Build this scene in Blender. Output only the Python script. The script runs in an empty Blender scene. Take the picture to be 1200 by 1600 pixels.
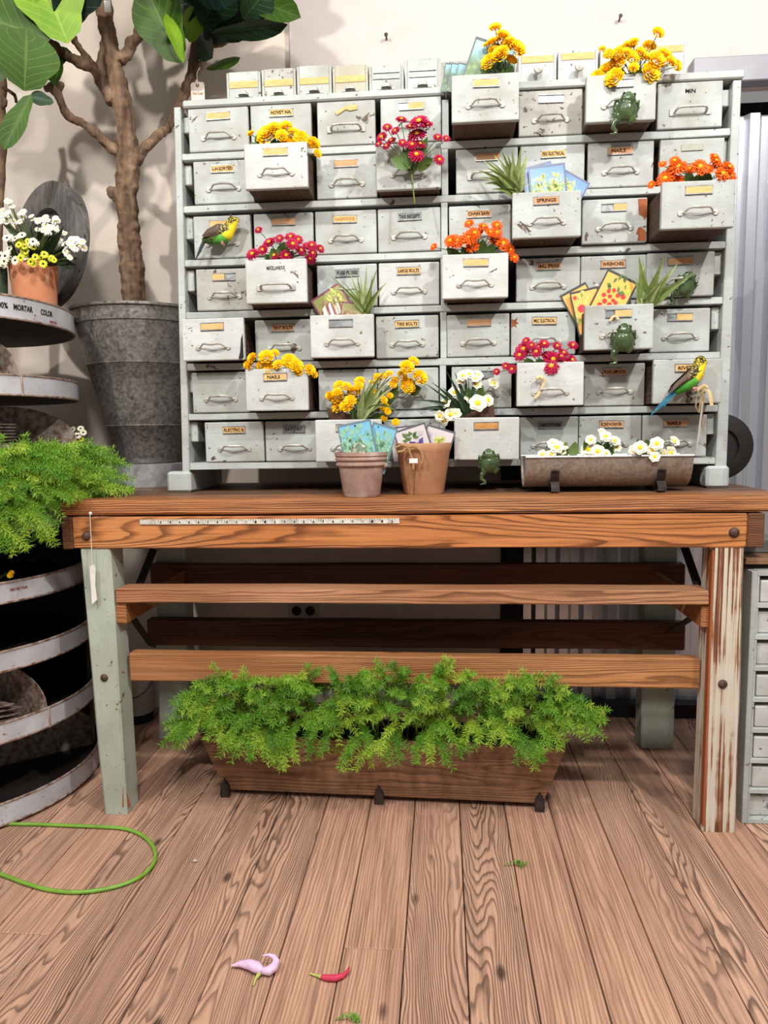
import bpy, bmesh, math, random
from mathutils import Vector, Matrix, Euler, noise as mnoise
random.seed(7)
PI = math.pi
R = math.radians
C = bpy.context.scene.collection
scene = bpy.context.scene

# ------------------------------------------------------------------ camera
YAW, PITCH, ROLL, FPX = R(4.65), R(6.315), R(.851), 1119.0
CAM = Vector((0, 0, 1.055))
FW = Vector((-math.sin(YAW)*math.cos(PITCH), math.cos(YAW)*math.cos(PITCH), -math.sin(PITCH)))
_r0 = Vector((math.cos(YAW), math.sin(YAW), 0)); _u0 = _r0.cross(FW)
RT = math.cos(ROLL)*_r0 - math.sin(ROLL)*_u0
UP = math.sin(ROLL)*_r0 + math.cos(ROLL)*_u0
cd = bpy.data.cameras.new('camera'); cam = bpy.data.objects.new('camera', cd); C.objects.link(cam)
cd.sensor_fit = 'VERTICAL'; cd.sensor_height = 36.0; cd.lens = FPX/1600*36; cd.clip_start = .02
m3 = Matrix((RT, UP, -FW)).transposed()
cam.matrix_world = Matrix.Translation(CAM) @ m3.to_4x4()
scene.camera = cam

def ray(px, py): return FW*FPX + RT*(px-600) - UP*(py-800)
def at(px, py, Y):                       # the point of the upright plane at depth Y seen there
    d = ray(px, py); return CAM + d*((Y-CAM.y)/d.y)
def atz(px, py, Z):                      # the point of the level plane at height Z
    d = ray(px, py); return CAM + d*((Z-CAM.z)/d.z)

# ------------------------------------------------------------------ world, lights, exposure
w = bpy.data.worlds.new('world'); scene.world = w; w.use_nodes = True
bg = w.node_tree.nodes['Background']; bg.inputs[0].default_value = (1.0, .965, .93, 1); bg.inputs[1].default_value = .17
def area(name, loc, target, size, power, col, sy=None):
    ld = bpy.data.lights.new(name, 'AREA'); ld.size = size; ld.energy = power; ld.color = col
    if sy: ld.shape = 'RECTANGLE'; ld.size_y = sy
    o = bpy.data.objects.new(name, ld); C.objects.link(o); o.location = loc
    o.rotation_euler = (Vector(target)-Vector(loc)).to_track_quat('-Z', 'Y').to_euler()
    return o
area('ceiling_lamp_left', (-1.5, -.1, 3.1), (-.2, 2.1, 1.3), .09, 34, (1, .955, .90))
area('ceiling_lamp_right', (1.35, .25, 3.15), (.0, 2.1, 1.2), .10, 36, (1, .97, .935))
area('ceiling_lamp_middle', (.1, -.9, 3.2), (.0, 1.7, .6), .35, 38, (1, .975, .95))
area('soft_fill', (.0, .2, 3.3), (.0, .8, .0), 2.2, 20, (1, .97, .94), 2.0)  # broad soft fill added overhead, not a real ceiling panel
vs = scene.view_settings
vs.view_transform = 'Standard'; vs.look = 'None'; vs.gamma = 1.0; vs.use_curve_mapping = False; vs.exposure = .62

# ------------------------------------------------------------------ materials
def lin(c):
    r = []
    for v in c:
        v /= 255.0
        r.append(v/12.92 if v <= .04045 else ((v+.055)/1.055)**2.4)
    return (r[0], r[1], r[2], 1)
MATS = {}
class NT:
    def __init__(s, name):
        s.m = bpy.data.materials.new(name); s.m.use_nodes = True; s.t = s.m.node_tree
        s.b = s.t.nodes['Principled BSDF']; MATS[name] = s.m
    def n(s, typ, **kw):
        nd = s.t.nodes.new('ShaderNode'+typ)
        for k, v in kw.items():
            if k.startswith('i_'): s.put(nd.inputs[k[2:].replace('_', ' ')], v)
            elif k.startswith('n_'): s.put(nd.inputs[int(k[2:])], v)
            else: setattr(nd, k, v)
        return nd
    def put(s, sock, v):
        if hasattr(v, 'is_output') or isinstance(v, bpy.types.NodeSocket): s.t.links.new(v, sock)
        else: sock.default_value = v
    def math(s, op, a, b=0.0, c=None):
        nd = s.n('Math', operation=op, n_0=a, n_1=b)
        if c is not None: s.put(nd.inputs[2], c)
        return nd.outputs[0]
    def mix(s, fac, a, b, mode='MIX'):
        nd = s.n('Mix', data_type='RGBA', blend_type=mode, n_0=fac, n_6=a, n_7=b); return nd.outputs[2]
    def ramp(s, fac, *stops):
        nd = s.n('ValToRGB', n_0=fac); cr = nd.color_ramp
        while len(cr.elements) < len(stops): cr.elements.new(.5)
        for e, (p, c) in zip(cr.elements, stops):
            e.position = p; e.color = c if len(c) == 4 else (*c, 1)
        return nd.outputs[0]
    def coord(s, scale=(1, 1, 1), rnd=True):
        tc = s.n('TexCoord'); v = tc.outputs['Object']
        if rnd:
            oi = s.n('ObjectInfo'); o = s.n('Math', operation='MULTIPLY', n_0=oi.outputs['Random'], n_1=37.0)
            cb = s.n('CombineXYZ', n_0=o.outputs[0], n_1=o.outputs[0], n_2=o.outputs[0])
            v = s.n('VectorMath', operation='ADD', n_0=v, n_1=cb.outputs[0]).outputs[0]
        return s.n('Mapping', n_0=v, n_3=scale).outputs[0]
    def noise(s, vec, scale, detail=4, rough=.55, dist=0):
        return s.n('TexNoise', i_Vector=vec, i_Scale=scale, i_Detail=detail, i_Roughness=rough, i_Distortion=dist).outputs[0]
    def vor(s, vec, scale, feature='F1'):
        return s.n('TexVoronoi', feature=feature, i_Vector=vec, i_Scale=scale)
    def bump(s, h, strength=.3, dist=.002):
        nd = s.n('Bump', i_Strength=strength, i_Distance=dist, i_Height=h); s.put(s.b.inputs['Normal'], nd.outputs[0])
    def done(s, col, rough=.6, metal=0.0, spec=.4, sub=0.0):
        s.put(s.b.inputs['Base Color'], col); s.put(s.b.inputs['Roughness'], rough)
        s.put(s.b.inputs['Metallic'], metal); s.put(s.b.inputs['Specular IOR Level'], spec)
        return s.m
K = lambda v: (v, v, v, 1)

def painted(name, base, chip, smudge, amount=.5, grain=(1, 1, 1), rough=.55, bumpy=.35):
    t = NT(name); v = t.coord(); g = t.coord(grain)
    n1 = t.noise(v, 9, 5); n2 = t.noise(v, 70, 5, .6); n3 = t.noise(g, 26, 6, .65); n4 = t.noise(v, 22, 6, .62, .6)
    c = t.mix(t.ramp(n1, (.35, K(0)), (.72, K(1))), lin(base), lin(smudge))
    c = t.mix(t.math('MULTIPLY', t.ramp(n3, (.42, K(0)), (.75, K(1))), .35), c, lin([q*.80 for q in base]))
    hi = t.ramp(n2, (.70-.09*amount, K(0)), (.74-.09*amount, K(1)))
    big = t.ramp(n4, (.72-.10*amount, K(0)), (.735-.10*amount, K(1)))
    f = t.math('MAXIMUM', hi, big)
    c = t.mix(f, c, lin(chip))
    t.bump(t.math('SUBTRACT', t.math('MULTIPLY', n3, .6), f), bumpy, .0015)
    return t.done(c, rough)
painted('paint_grey', (182, 188, 184), (84, 66, 52), (150, 149, 140), .5, (1, 1, 5))
painted('paint_grey_worn', (180, 181, 173), (80, 58, 44), (146, 142, 132), .9, (1, 1, 5))
painted('paint_white', (200, 203, 200), (100, 80, 64), (170, 170, 163), .5, (1, 1, 5))
painted('paint_tan', (186, 184, 168), (96, 76, 58), (160, 152, 132), .55, (1, 1, 5))
painted('paint_frame', (186, 193, 190), (92, 74, 60), (166, 168, 162), .5, (.6, 4, 6))
painted('paint_leg', (176, 186, 170), (120, 80, 54), (160, 168, 152), .6, (9, 9, .8), .6, .5)
painted('paint_bin', (196, 196, 202), (128, 88, 68), (164, 160, 162), .45, (1, 1, 1), .45, .2)

def wood(name, light, mid, dark, axis=0, lines=120, wob=14, rough=.55, bumpy=.6, wear=None, fine=.45, stretch=.09, contrast=.75, wscale=6.0, med=2.0, pmin=.25, spots=0.0):
    t = NT(name)
    sc = [1, 1, 1]; sc[axis] = stretch
    v = t.coord(tuple(sc)); v0 = t.coord()
    fsc = [150, 150, 150]; fsc[axis] = 4.0
    vf = t.coord(tuple(fsc)); msc = [34, 34, 34]; msc[axis] = 1.2; vm = t.coord(tuple(msc))
    n = t.noise(v, wscale, 1.6, .45, .15); j = t.noise(vm, 1.0, 3, .6)
    sp = t.n('SeparateXYZ', n_0=v0); o = [0, 1, 2]; o.remove(axis)
    cross = t.math('ADD', sp.outputs[o[0]], t.math('MULTIPLY', sp.outputs[o[1]], .8))
    m2 = [1, 1, 1]; m2[axis] = .22; n2 = t.noise(t.coord(tuple(m2)), 22, 2, .5)
    ph = t.math('ADD', t.math('ADD', t.math('MULTIPLY', cross, float(lines)), t.math('MULTIPLY', n, float(wob))), t.math('ADD', t.math('MULTIPLY', j, .9), t.math('MULTIPLY', n2, float(med))))
    rings = t.math('FRACT', ph)
    sharp = t.ramp(rings, (0, K(.15)), (.10, K(0)), (.52, K(.0)), (.80, K(.9)), (.92, K(1)), (1, K(.15)))
    fib = t.noise(vf, 1.0, 3, .6); big = t.noise(v0, 2.4, 3, .5); patch = t.noise(v, 3.2, 4, .6)
    c = t.mix(t.ramp(big, (.3, K(0)), (.7, K(1))), lin(light), lin(mid))
    amt = t.math('MULTIPLY', sharp, t.ramp(patch, (.34, K(contrast*pmin)), (.60, K(contrast))))
    c = t.mix(amt, c, lin(dark))
    c = t.mix(t.math('MULTIPLY', t.ramp(fib, (.42, K(0)), (.70, K(1))), fine), c, lin(dark))
    c = t.mix(t.math('MULTIPLY', t.ramp(j, (.52, K(0)), (.75, K(1))), fine*.8), c, lin(dark))
    if spots:
        vk = [1, 1, 1]; vk[axis] = .45; vo = t.vor(t.coord(tuple(vk)), 7.0); c = t.mix(t.math('MULTIPLY', t.ramp(vo.outputs[0], (.035, K(1)), (.09, K(0))), spots), c, lin([q*.6 for q in dark]))
    if wear:
        wn = t.noise(v, 8, 5, .65, .8)
        c = t.mix(t.ramp(wn, (.56, K(0)), (.70, K(.75))), c, lin(wear))
    h = t.math('ADD', t.math('MULTIPLY', amt, -.9), t.math('MULTIPLY', fib, -.6))
    t.bump(h, bumpy, .0022)
    return t.done(c, rough, 0, .3)
wood('wood_bench', (204, 138, 84), (186, 116, 64), (84, 44, 24), 0, 130, 44, .5, .6, None, .45, .10, .95, 5.0, 1.2, .6, .6)
wood('wood_bench_edge', (202, 138, 86), (180, 112, 64), (62, 34, 22), 0, 250, 20, .5, .9, None, .65, .06, 1.0, 4.0, 1.5, .7, .5)
wood('wood_bench_top', (134, 98, 74), (104, 74, 56), (42, 30, 26), 0, 200, 22, .5, .8, (70, 50, 40), .7)
wood('wood_rail', (190, 134, 86), (170, 112, 68), (88, 52, 30), 0, 130, 40, .55, .5, None, .5, .09, .85, 5.0, 2.0, .5, .6)
wood('wood_shelf_rail', (188, 138, 102), (166, 114, 78), (92, 56, 36), 0, 120, 24, .6, .5, (132, 74, 50), .5)
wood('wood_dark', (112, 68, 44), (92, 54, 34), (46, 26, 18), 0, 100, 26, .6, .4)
wood('wood_end', (128, 84, 54), (98, 60, 38), (44, 28, 20), 0, 220, 6, .7, .7, None, .5, .9)
wood('wood_drawer', (104, 82, 68), (84, 64, 54), (54, 40, 34), 1, 110, 8, .75, .3)
wood('wood_planter', (164, 124, 92), (140, 102, 76), (78, 54, 42), 0, 150, 24, .7, .7)
wood('wood_floor', (206, 164, 138), (186, 144, 120), (62, 44, 36), 1, 110, 46, .58, 1.0, (150, 116, 98), .42, .13, .85, 6.5, 3.6, .35, .8)
wood('wood_floor_plain', (204, 160, 134), (190, 146, 120), (92, 64, 52), 1, 150, 24, .58, .7, (164, 126, 106), .6, .06, .5, 5.0, 2.0, .4, .8)
# weathered leg, half its paint gone
t = NT('paint_weathered'); v = t.coord((150, 150, 2.2)); v0 = t.coord()
n = t.noise(v, 1.0, 2.5, .6, .2); nb = t.noise(v0, 5, 4, .6)
f = t.math('ADD', n, t.math('MULTIPLY', t.math('SUBTRACT', nb, .5), .5))
c = t.ramp(f, (.38, lin((104, 60, 38))), (.46, lin((150, 104, 74))), (.51, lin((198, 188, 170))), (.8, lin((212, 208, 194))))
t.bump(f, .9, .004); t.done(c, .7)
# brown shutters of colour on raw orange edge
t = NT('wood_raw'); t.done(t.ramp(t.noise(t.coord((30, 30, 1.5)), 1, 3), (.3, lin((120, 60, 30))), (.7, lin((172, 98, 52)))), .7)

def plaster(name, base, dirt, k=1.0):
    t = NT(name); v = t.coord(rnd=False)
    a = t.noise(v, 1.3, 5, .6); b = t.noise(v, 7, 6, .65); s = t.noise(v, 42, 3); d = t.vor(v, 11)
    c = t.mix(t.math('MULTIPLY', t.ramp(a, (.45, K(0)), (.75, K(1))), .45*k), lin(base), lin(dirt))
    c = t.mix(t.math('MULTIPLY', t.ramp(b, (.62, K(0)), (.72, K(1))), .30*k), c, lin(dirt))
    c = t.mix(t.math('MULTIPLY', t.ramp(d.outputs[0], (.018, K(1)), (.03, K(0))), .7), c, lin((110, 88, 76)))
    t.bump(t.math('ADD', t.math('MULTIPLY', b, 1.5), t.math('MULTIPLY', s, .25)), .35, .006)
    return t.done(c, .85, 0, .2)
plaster('plaster', (212, 201, 196), (192, 176, 166))
plaster('plaster_left', (216, 204, 192), (190, 170, 150), 1.5)

def metal(name, base, dark, scale=30, rough=.4, metalness=.8, rust=None, streak=(1, 1, 1), bumpy=.1):
    t = NT(name); v = t.coord(streak)
    a = t.vor(v, scale); b = t.noise(v, scale*.35, 5, .6)
    f = t.math('ADD', t.math('MULTIPLY', a.outputs[1], .45), t.math('MULTIPLY', b, .75))
    c = t.mix(t.ramp(f, (.3, K(0)), (.9, K(1))), lin(dark), lin(base))
    if rust:
        r = t.noise(v, 6, 6, .7); c = t.mix(t.ramp(r, (.55, K(0)), (.68, K(.85))), c, lin(rust))
    t.bump(b, bumpy, .002)
    return t.done(c, rough, metalness, .5)
metal('galv_dark', (158, 152, 146), (82, 78, 76), 130, .45, .45)
metal('galv', (204, 204, 206), (150, 150, 154), 60, .38, .5)
metal('galv_trough', (170, 158, 144), (128, 114, 102), 150, .45, .45, (132, 112, 96))
metal('corrugated', (214, 217, 224), (186, 189, 198), 9, .28, .78, None, (1, 1, .12))
metal('rail_metal', (150, 150, 156), (142, 142, 148), 12, .5, .3)
metal('handle_metal', (206, 204, 196), (150, 144, 134), 90, .5, .3)
metal('holder_metal', (176, 180, 180), (110, 112, 112), 60, .4, .7)
metal('iron', (74, 64, 60), (38, 32, 30), 60, .6, .5, (72, 48, 38))
metal('bolt_iron', (104, 78, 66), (58, 44, 40), 90, .6, .4, (92, 58, 42))
metal('rust_tin', (158, 118, 98), (108, 80, 68), 70, .5, .25, (136, 92, 72))
metal('disc_metal', (150, 146, 142), (84, 82, 82), 30, .36, .6, None, (1, 6, 1), .2)
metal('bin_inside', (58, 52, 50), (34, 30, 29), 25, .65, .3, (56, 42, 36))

def flat(name, col, rough=.6, spec=.4, var=.12, scale=30, metal_=0.0, bump_=0.0, sub=0.0):
    t = NT(name); n = t.noise(t.coord(), scale, 4)
    c = t.mix(t.ramp(n, (.3, K(0)), (.7, K(1))), lin(col), lin([q*(1-var) for q in col]))
    if bump_: t.bump(n, bump_, .002)
    if sub:
        t.b.inputs['Subsurface Weight'].default_value = sub; t.b.inputs['Subsurface Radius'].default_value = (.004, .003, .002)
    return t.done(c, rough, metal_, spec)
flat('black', (20, 19, 19), .7); flat('gap_dark', (30, 22, 18), .9); flat('shadow_void', (12, 11, 11), .9)
flat('ink', (34, 26, 22), .8, .1); flat('ink_faint', (176, 128, 76), .8, .1); flat('ink_red', (150, 70, 52), .8, .1)
def paper(name, a, b):
    t = NT(name); n = t.noise(t.coord((1, 1, 3)), 40, 5); return t.done(t.ramp(n, (.3, lin(a)), (.7, lin(b))), .8, 0, .2)
paper('label_tan', (222, 186, 128), (206, 164, 106)); paper('label_brown', (206, 160, 118), (190, 140, 100))
paper('label_old', (200, 148, 84), (166, 116, 62)); paper('label_faded', (176, 178, 160), (160, 162, 148))
flat('label_grey', (132, 136, 136), .4, .5, .2, 60)

# ------------------------------------------------------------------ mesh builder
class MB:
    def __init__(s): s.v = []; s.f = []; s.mi = []; s.cur = 0
    def add(s, vs, fs):
        o = len(s.v); s.v += [Vector(p) for p in vs]
        for f in fs: s.f.append([o+i for i in f]); s.mi.append(s.cur)
        return s
    def box(s, x0, x1, y0, y1, z0, z1, bev=0.0, M=None, seg=1):
        if x0 > x1: x0, x1 = x1, x0
        if y0 > y1: y0, y1 = y1, y0
        if z0 > z1: z0, z1 = z1, z0
        p = [(x, y, z) for z in (z0, z1) for y in (y0, y1) for x in (x0, x1)]
        return s.hexa(p, bev, M, seg)
    def hexa(s, p, bev=0.0, M=None, seg=1):   # 8 points, x fastest then y then z
        fs = [(0, 2, 3, 1), (4, 5, 7, 6), (0, 1, 5, 4), (2, 6, 7, 3), (0, 4, 6, 2), (1, 3, 7, 5)]
        if bev:
            bm = bmesh.new(); vv = [bm.verts.new(q) for q in p]
            for f in fs: bm.faces.new([vv[i] for i in f])
            bmesh.ops.bevel(bm, geom=list(bm.edges), offset=bev, segments=seg, profile=.5, affect='EDGES')
            bm.verts.index_update(); p = [v.co.copy() for v in bm.verts]; fs = [[v.index for v in f.verts] for f in bm.faces]; bm.free()
        if M is not None: p = [M @ Vector(q) for q in p]
        return s.add(p, fs)
    def tube(s, pts, rad, n=8, cap=True, flatz=None):
        pts = [Vector(p) for p in pts]; m = len(pts)
        if not hasattr(rad, '__len__'): rad = [rad]*m
        t0 = (pts[1]-pts[0]).normalized(); up = Vector((0, 0, 1)) if abs(t0.z) < .9 else Vector((0, 1, 0))
        nrm = (up - t0*up.dot(t0)).normalized(); vs = []; fs = []
        for i in range(m):
            t = (pts[min(i+1, m-1)]-pts[max(i-1, 0)])
            t = t.normalized() if t.length > 1e-9 else t0
            nrm = (nrm - t*nrm.dot(t)); nrm = nrm.normalized() if nrm.length > 1e-6 else t.orthogonal().normalized()
            b = t.cross(nrm)
            for k in range(n):
                a = 2*PI*k/n; vs.append(pts[i] + nrm*(math.cos(a)*rad[i]) + b*(math.sin(a)*rad[i]*(flatz or 1)))
        for i in range(m-1):
            for k in range(n):
                k2 = (k+1) % n; fs.append((i*n+k, i*n+k2, (i+1)*n+k2, (i+1)*n+k))
        if cap: fs.append(list(range(n))[::-1]); fs.append([(m-1)*n+k for k in range(n)])
        return s.add(vs, fs)
    def lathe(s, prof, n=24, M=None, close=False, a0=0, a1=2*PI):
        full = abs(a1-a0-2*PI) < 1e-6; cols = n if full else n+1; vs = []; fs = []; m = len(prof)
        for k in range(cols):
            a = a0+(a1-a0)*k/n
            for r, z in prof: vs.append(Vector((r*math.cos(a), r*math.sin(a), z)))
        for k in range(n):
            k2 = (k+1) % cols
            for i in range(m-1): fs.append((k*m+i, k2*m+i, k2*m+i+1, k*m+i+1))
            if close: fs.append((k*m+m-1, k2*m+m-1, k2*m, k*m))
        if M is not None: vs = [M @ q for q in vs]
        return s.add(vs, fs)
    def ball(s, c, rx, ry, rz, n=12, m=8, M=None):
        vs = [Vector((0, 0, -1))]; fs = []
        for i in range(1, m):
            a = -PI/2+PI*i/m
            for k in range(n):
                b = 2*PI*k/n; vs.append(Vector((math.cos(a)*math.cos(b), math.cos(a)*math.sin(b), math.sin(a))))
        vs.append(Vector((0, 0, 1)))
        for k in range(n): fs.append((0, 1+(k+1) % n, 1+k))
        for i in range(m-2):
            for k in range(n):
                k2 = (k+1) % n; fs.append((1+i*n+k, 1+i*n+k2, 1+(i+1)*n+k2, 1+(i+1)*n+k))
        L = len(vs)-1
        for k in range(n): fs.append((L, 1+(m-2)*n+k, 1+(m-2)*n+(k+1) % n))
        vs = [Vector((q.x*rx, q.y*ry, q.z*rz)) for q in vs]
        if M is not None: vs = [M @ q for q in vs]
        return s.add([q+Vector(c) for q in vs], fs)
    def strip(s, pts, widths, side, thick=0.0):     # a ribbon along pts
        pts = [Vector(p) for p in pts]; vs = []; fs = []; m = len(pts)
        for p, wd in zip(pts, widths):
            vs += [p-side*wd*.5, p+side*wd*.5]
        for i in range(m-1): fs.append((2*i, 2*i+1, 2*i+3, 2*i+2))
        return s.add(vs, fs)
    def prism(s, poly, y0, y1):                     # outline in x,z pushed along y
        n = len(poly); vs = [(x, y0, z) for x, z in poly]+[(x, y1, z) for x, z in poly]
        fs = [list(range(n)), list(range(n, 2*n))[::-1]]+[(i, i+n, (i+1) % n+n, (i+1) % n) for i in range(n)]
        return s.add(vs, fs)
WL = {}
def mesh_of(name, mb, mats, smooth=False):
    me = bpy.data.meshes.new(name); me.from_pydata([tuple(v) for v in mb.v], [], mb.f)
    for m in (mats if isinstance(mats, (list, tuple)) else [mats]): me.materials.append(MATS[m] if isinstance(m, str) else m)
    if any(mb.mi): me.polygons.foreach_set('material_index', mb.mi)
    bm = bmesh.new(); bm.from_mesh(me); bmesh.ops.recalc_face_normals(bm, faces=bm.faces); bm.to_mesh(me); bm.free()
    if smooth:
        me.polygons.foreach_set('use_smooth', [True]*len(me.polygons))
        if smooth != 'all':
            try: me.set_sharp_from_angle(angle=R(40))
            except Exception: pass
    me.update(); return me
def tag(o, label=None, cat=None, group=None, kind=None):
    for k, v in (('label', label), ('category', cat), ('group', group), ('kind', kind)):
        if v: o[k] = v
    return o
def thing(name, label, cat, loc, group=None, rot=None):
    o = bpy.data.objects.new(name, None); o.empty_display_size = .05; C.objects.link(o); o.location = loc
    if rot is not None: o.rotation_euler = rot
    WL[o] = Vector(loc); return tag(o, label, cat, group)
def obj(name, mb, mats, parent=None, smooth=False, origin=None):
    """mesh given in world coordinates; its own origin is its middle"""
    c = Vector(origin) if origin is not None else Vector([(min(v[i] for v in mb.v)+max(v[i] for v in mb.v))/2 for i in range(3)])
    mb.v = [v-c for v in mb.v]
    o = bpy.data.objects.new(name, mesh_of(name, mb, mats, smooth)); C.objects.link(o)
    o.location = c - (WL[parent] if parent is not None else Vector((0, 0, 0)))
    if parent is not None: o.parent = parent
    WL[o] = c; return o
def loc(name, mb, mats, parent=None, smooth=False, M=None):
    """mesh given in the parent's own coordinates"""
    o = bpy.data.objects.new(name, mb if isinstance(mb, bpy.types.Mesh) else mesh_of(name, mb, mats, smooth)); C.objects.link(o)
    if parent is not None: o.parent = parent
    if M is not None: o.matrix_local = M
    return o
def orient(z, twist=0.0):
    """rotation whose local z points along the vector"""
    return (Vector(z).to_track_quat('Z', 'Y') @ Euler((0, 0, twist)).to_quaternion()).to_matrix().to_4x4()
def bez(a, b, c, n=8):
    a, b, c = Vector(a), Vector(b), Vector(c)
    return [a*(1-t)**2+b*2*t*(1-t)+c*t*t for t in [i/n for i in range(n+1)]]
_ft = {}
def text_mesh(s, size, thick=.0):
    k = (s, size)
    if k in _ft: return _ft[k]
    cu = bpy.data.curves.new('t', 'FONT'); cu.body = s; cu.size = size; cu.align_x = 'CENTER'; cu.align_y = 'CENTER'; cu.resolution_u = 2
    cu.offset = size*.03
    o = bpy.data.objects.new('t', cu); C.objects.link(o)
    dg = bpy.context.evaluated_depsgraph_get(); me = bpy.data.meshes.new_from_object(o.evaluated_get(dg))
    bpy.data.objects.remove(o); bpy.data.curves.remove(cu); me.materials.clear(); me.name = 'lettering'
    _ft[k] = me; return me
FACE = Matrix.Rotation(PI/2, 4, 'X')      # print lying in x,y stood up to face the camera side (-y)
def lettering(s, parent, pos, width, height, mat, tilt=0.0, name='lettering'):
    me = text_mesh(s, .02).copy(); me.materials.append(MATS[mat])
    xs = [v.co.x for v in me.vertices]; ys = [v.co.y for v in me.vertices]
    if not xs: return None
    kx = width/max(1e-6, max(xs)-min(xs)); ky = height/max(1e-6, max(ys)-min(ys))
    cx = (max(xs)+min(xs))/2; cy = (max(ys)+min(ys))/2
    rr = random.Random(s)
    for v in me.vertices: v.co.x = (v.co.x-cx)*kx; v.co.y = (v.co.y-cy)*ky+math.sin(v.co.x*400)*height*.05
    o = bpy.data.objects.new(name, me); C.objects.link(o); o.parent = parent
    o.matrix_local = Matrix.Translation(Vector(pos)) @ Matrix.Rotation(tilt, 4, 'Y') @ FACE
    return o

# ================================================================== the setting
WALL = 2.62
fl = MB(); fl.box(-3.2, 3.2, -1.6, 2.9, -.06, -.0215)
floor = tag(obj('floor', fl, 'gap_dark'), 'weathered brown plank floor with dark joints', 'floor', None, 'structure')
joints = {10: 1.36, 4: 1.36, 14: .95, 7: 2.2, 17: 2.0, 20: 1.1, 1: 1.9, 22: 2.3}
k = 0
for i in range(-22, 24):
    x0 = -.0817+.1265*i; rr = random.Random(i*13+5)
    cuts = [-1.6, joints.get(i+11, rr.uniform(-.9, .2)), 2.86] if True else []
    for a, b in zip(cuts[:-1], cuts[1:]):
        if b-a < .05: continue
        p = MB(); dz = rr.uniform(-.0012, .0)
        p.box(x0+.0013, x0+.1252, a+.0008, b-.0008, -.021, dz, .0016)
        obj('plank', p, 'wood_floor_plain' if rr.random() < .36 else 'wood_floor', floor); k += 1

JX0, JX1 = at(782, 950, WALL).x, at(815, 950, WALL).x       # dark door jamb below the bench
mb = MB(); mb.box(-3.2, JX0, WALL, WALL+.14, 0, 3.4)
wl = tag(obj('wall_back', mb, 'plaster_left'), 'off-white stained plaster wall behind the tree and bins', 'wall', None, 'structure')
PX = at(451, 60, WALL-.03).x
mb = MB(); mb.box(PX, 3.2, WALL-.03, WALL+.02, 2.175, 3.4, .004); mb.box(PX, JX0, WALL-.03, WALL-.001, 1.0, 2.1755, .004)
wu = tag(obj('wall_upper', mb, 'plaster'), 'bright cream plaster wall above the drawer cabinet', 'wall', None, 'structure')
mb = MB(); mb.box(JX0+.001, JX1, WALL-.01, WALL+.09, 0, 2.17)
tag(obj('trim_1', mb, 'black'), 'black upright door jamb seen under the bench', 'trim', None, 'structure')
mb = MB(); mb.box(at(1078, 100, WALL-.05).x, 3.2, WALL-.085, WALL-.031, at(1150, 130, WALL-.07).z, at(1150, 90, WALL-.07).z, .003)
tag(obj('trim_2', mb, 'rail_metal'), 'grey metal door rail across the wall at upper right', 'trim', None, 'structure')
mb = MB(); mb.box(JX1, 3.2, WALL+.10, WALL+.14, 0, 2.174)
tag(obj('wall_doorway', mb, 'shadow_void'), 'dark recess behind the corrugated metal sheet', 'wall', None, 'structure')
mb = MB(); mb.box(JX1+.01, 3.2, WALL-.02, WALL+.035, 0, .05)
tag(obj('shade_strip_back', mb, 'black'), 'black strip standing in for the shade at the foot of the corrugated metal', 'shade_strip', None, 'structure')  # stands in for the shaded floor there; its black colour is the shade
# corrugated sheet: trapezoid ribs, one continuous folded sheet
mb = MB(); prof = []
x = JX1+.012; pitch = .088
while x < 2.6:
    prof += [(x, 0), (x+.030, 0), (x+.044, .022), (x+.074, .022)]; x += pitch
ztop = at(1180, 176, WALL+.03).z
vs = []; fs = []
for j, (px_, dy) in enumerate(prof):
    for z in (.035, 1.0, ztop): vs.append((px_, WALL+.055-dy, z))
for j in range(len(prof)-1):
    for q in range(2): fs.append((j*3+q, j*3+3+q, j*3+4+q, j*3+1+q))
mb.add(vs, fs)
cs = obj('corrugated_door', mb, 'corrugated'); tag(cs, 'tall corrugated galvanised metal sheet behind the right end of the bench', 'metal sheet')
md = cs.modifiers.new('thick', 'SOLIDIFY'); md.thickness = .002
# nails in the plaster
for px, py, lab in ((967, 33, 'small nail stuck in the cream wall above the yellow flowers'), (604, 62, 'tiny nail in the cream wall above the small top drawers')):
    p = at(px, py, WALL-.03); mb = MB(); mb.tube([p, p+Vector((0, -.022, .004))], .003, 8); mb.tube([p+Vector((0, -.022, .004)), p+Vector((0, -.025, .0045))], .0065, 8)
    tag(obj('nail', mb, 'bolt_iron', None, True), lab, 'nail')
# wall socket seen under the bench
o0 = at(475, 953, WALL); s = thing('wall_socket', 'white double power socket on the wall beneath the bench', 'socket', o0)
mb = MB(); mb.box(o0.x-.058, o0.x+.058, WALL-.012, WALL-.0005, o0.z-.037, o0.z+.037, .004)
flat('socket_white', (190, 184, 178), .4); obj('plate', mb, 'socket_white', s)
for dx in (-.026, .026):
    mb = MB(); mb.lathe([(0, 0), (.018, 0), (.018, .005), (0, .005)], 20, Matrix.Translation((o0.x+dx, WALL-.0115, o0.z)) @ Matrix.Rotation(PI/2, 4, 'X'))
    obj('outlet', mb, 'black', s)

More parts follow.
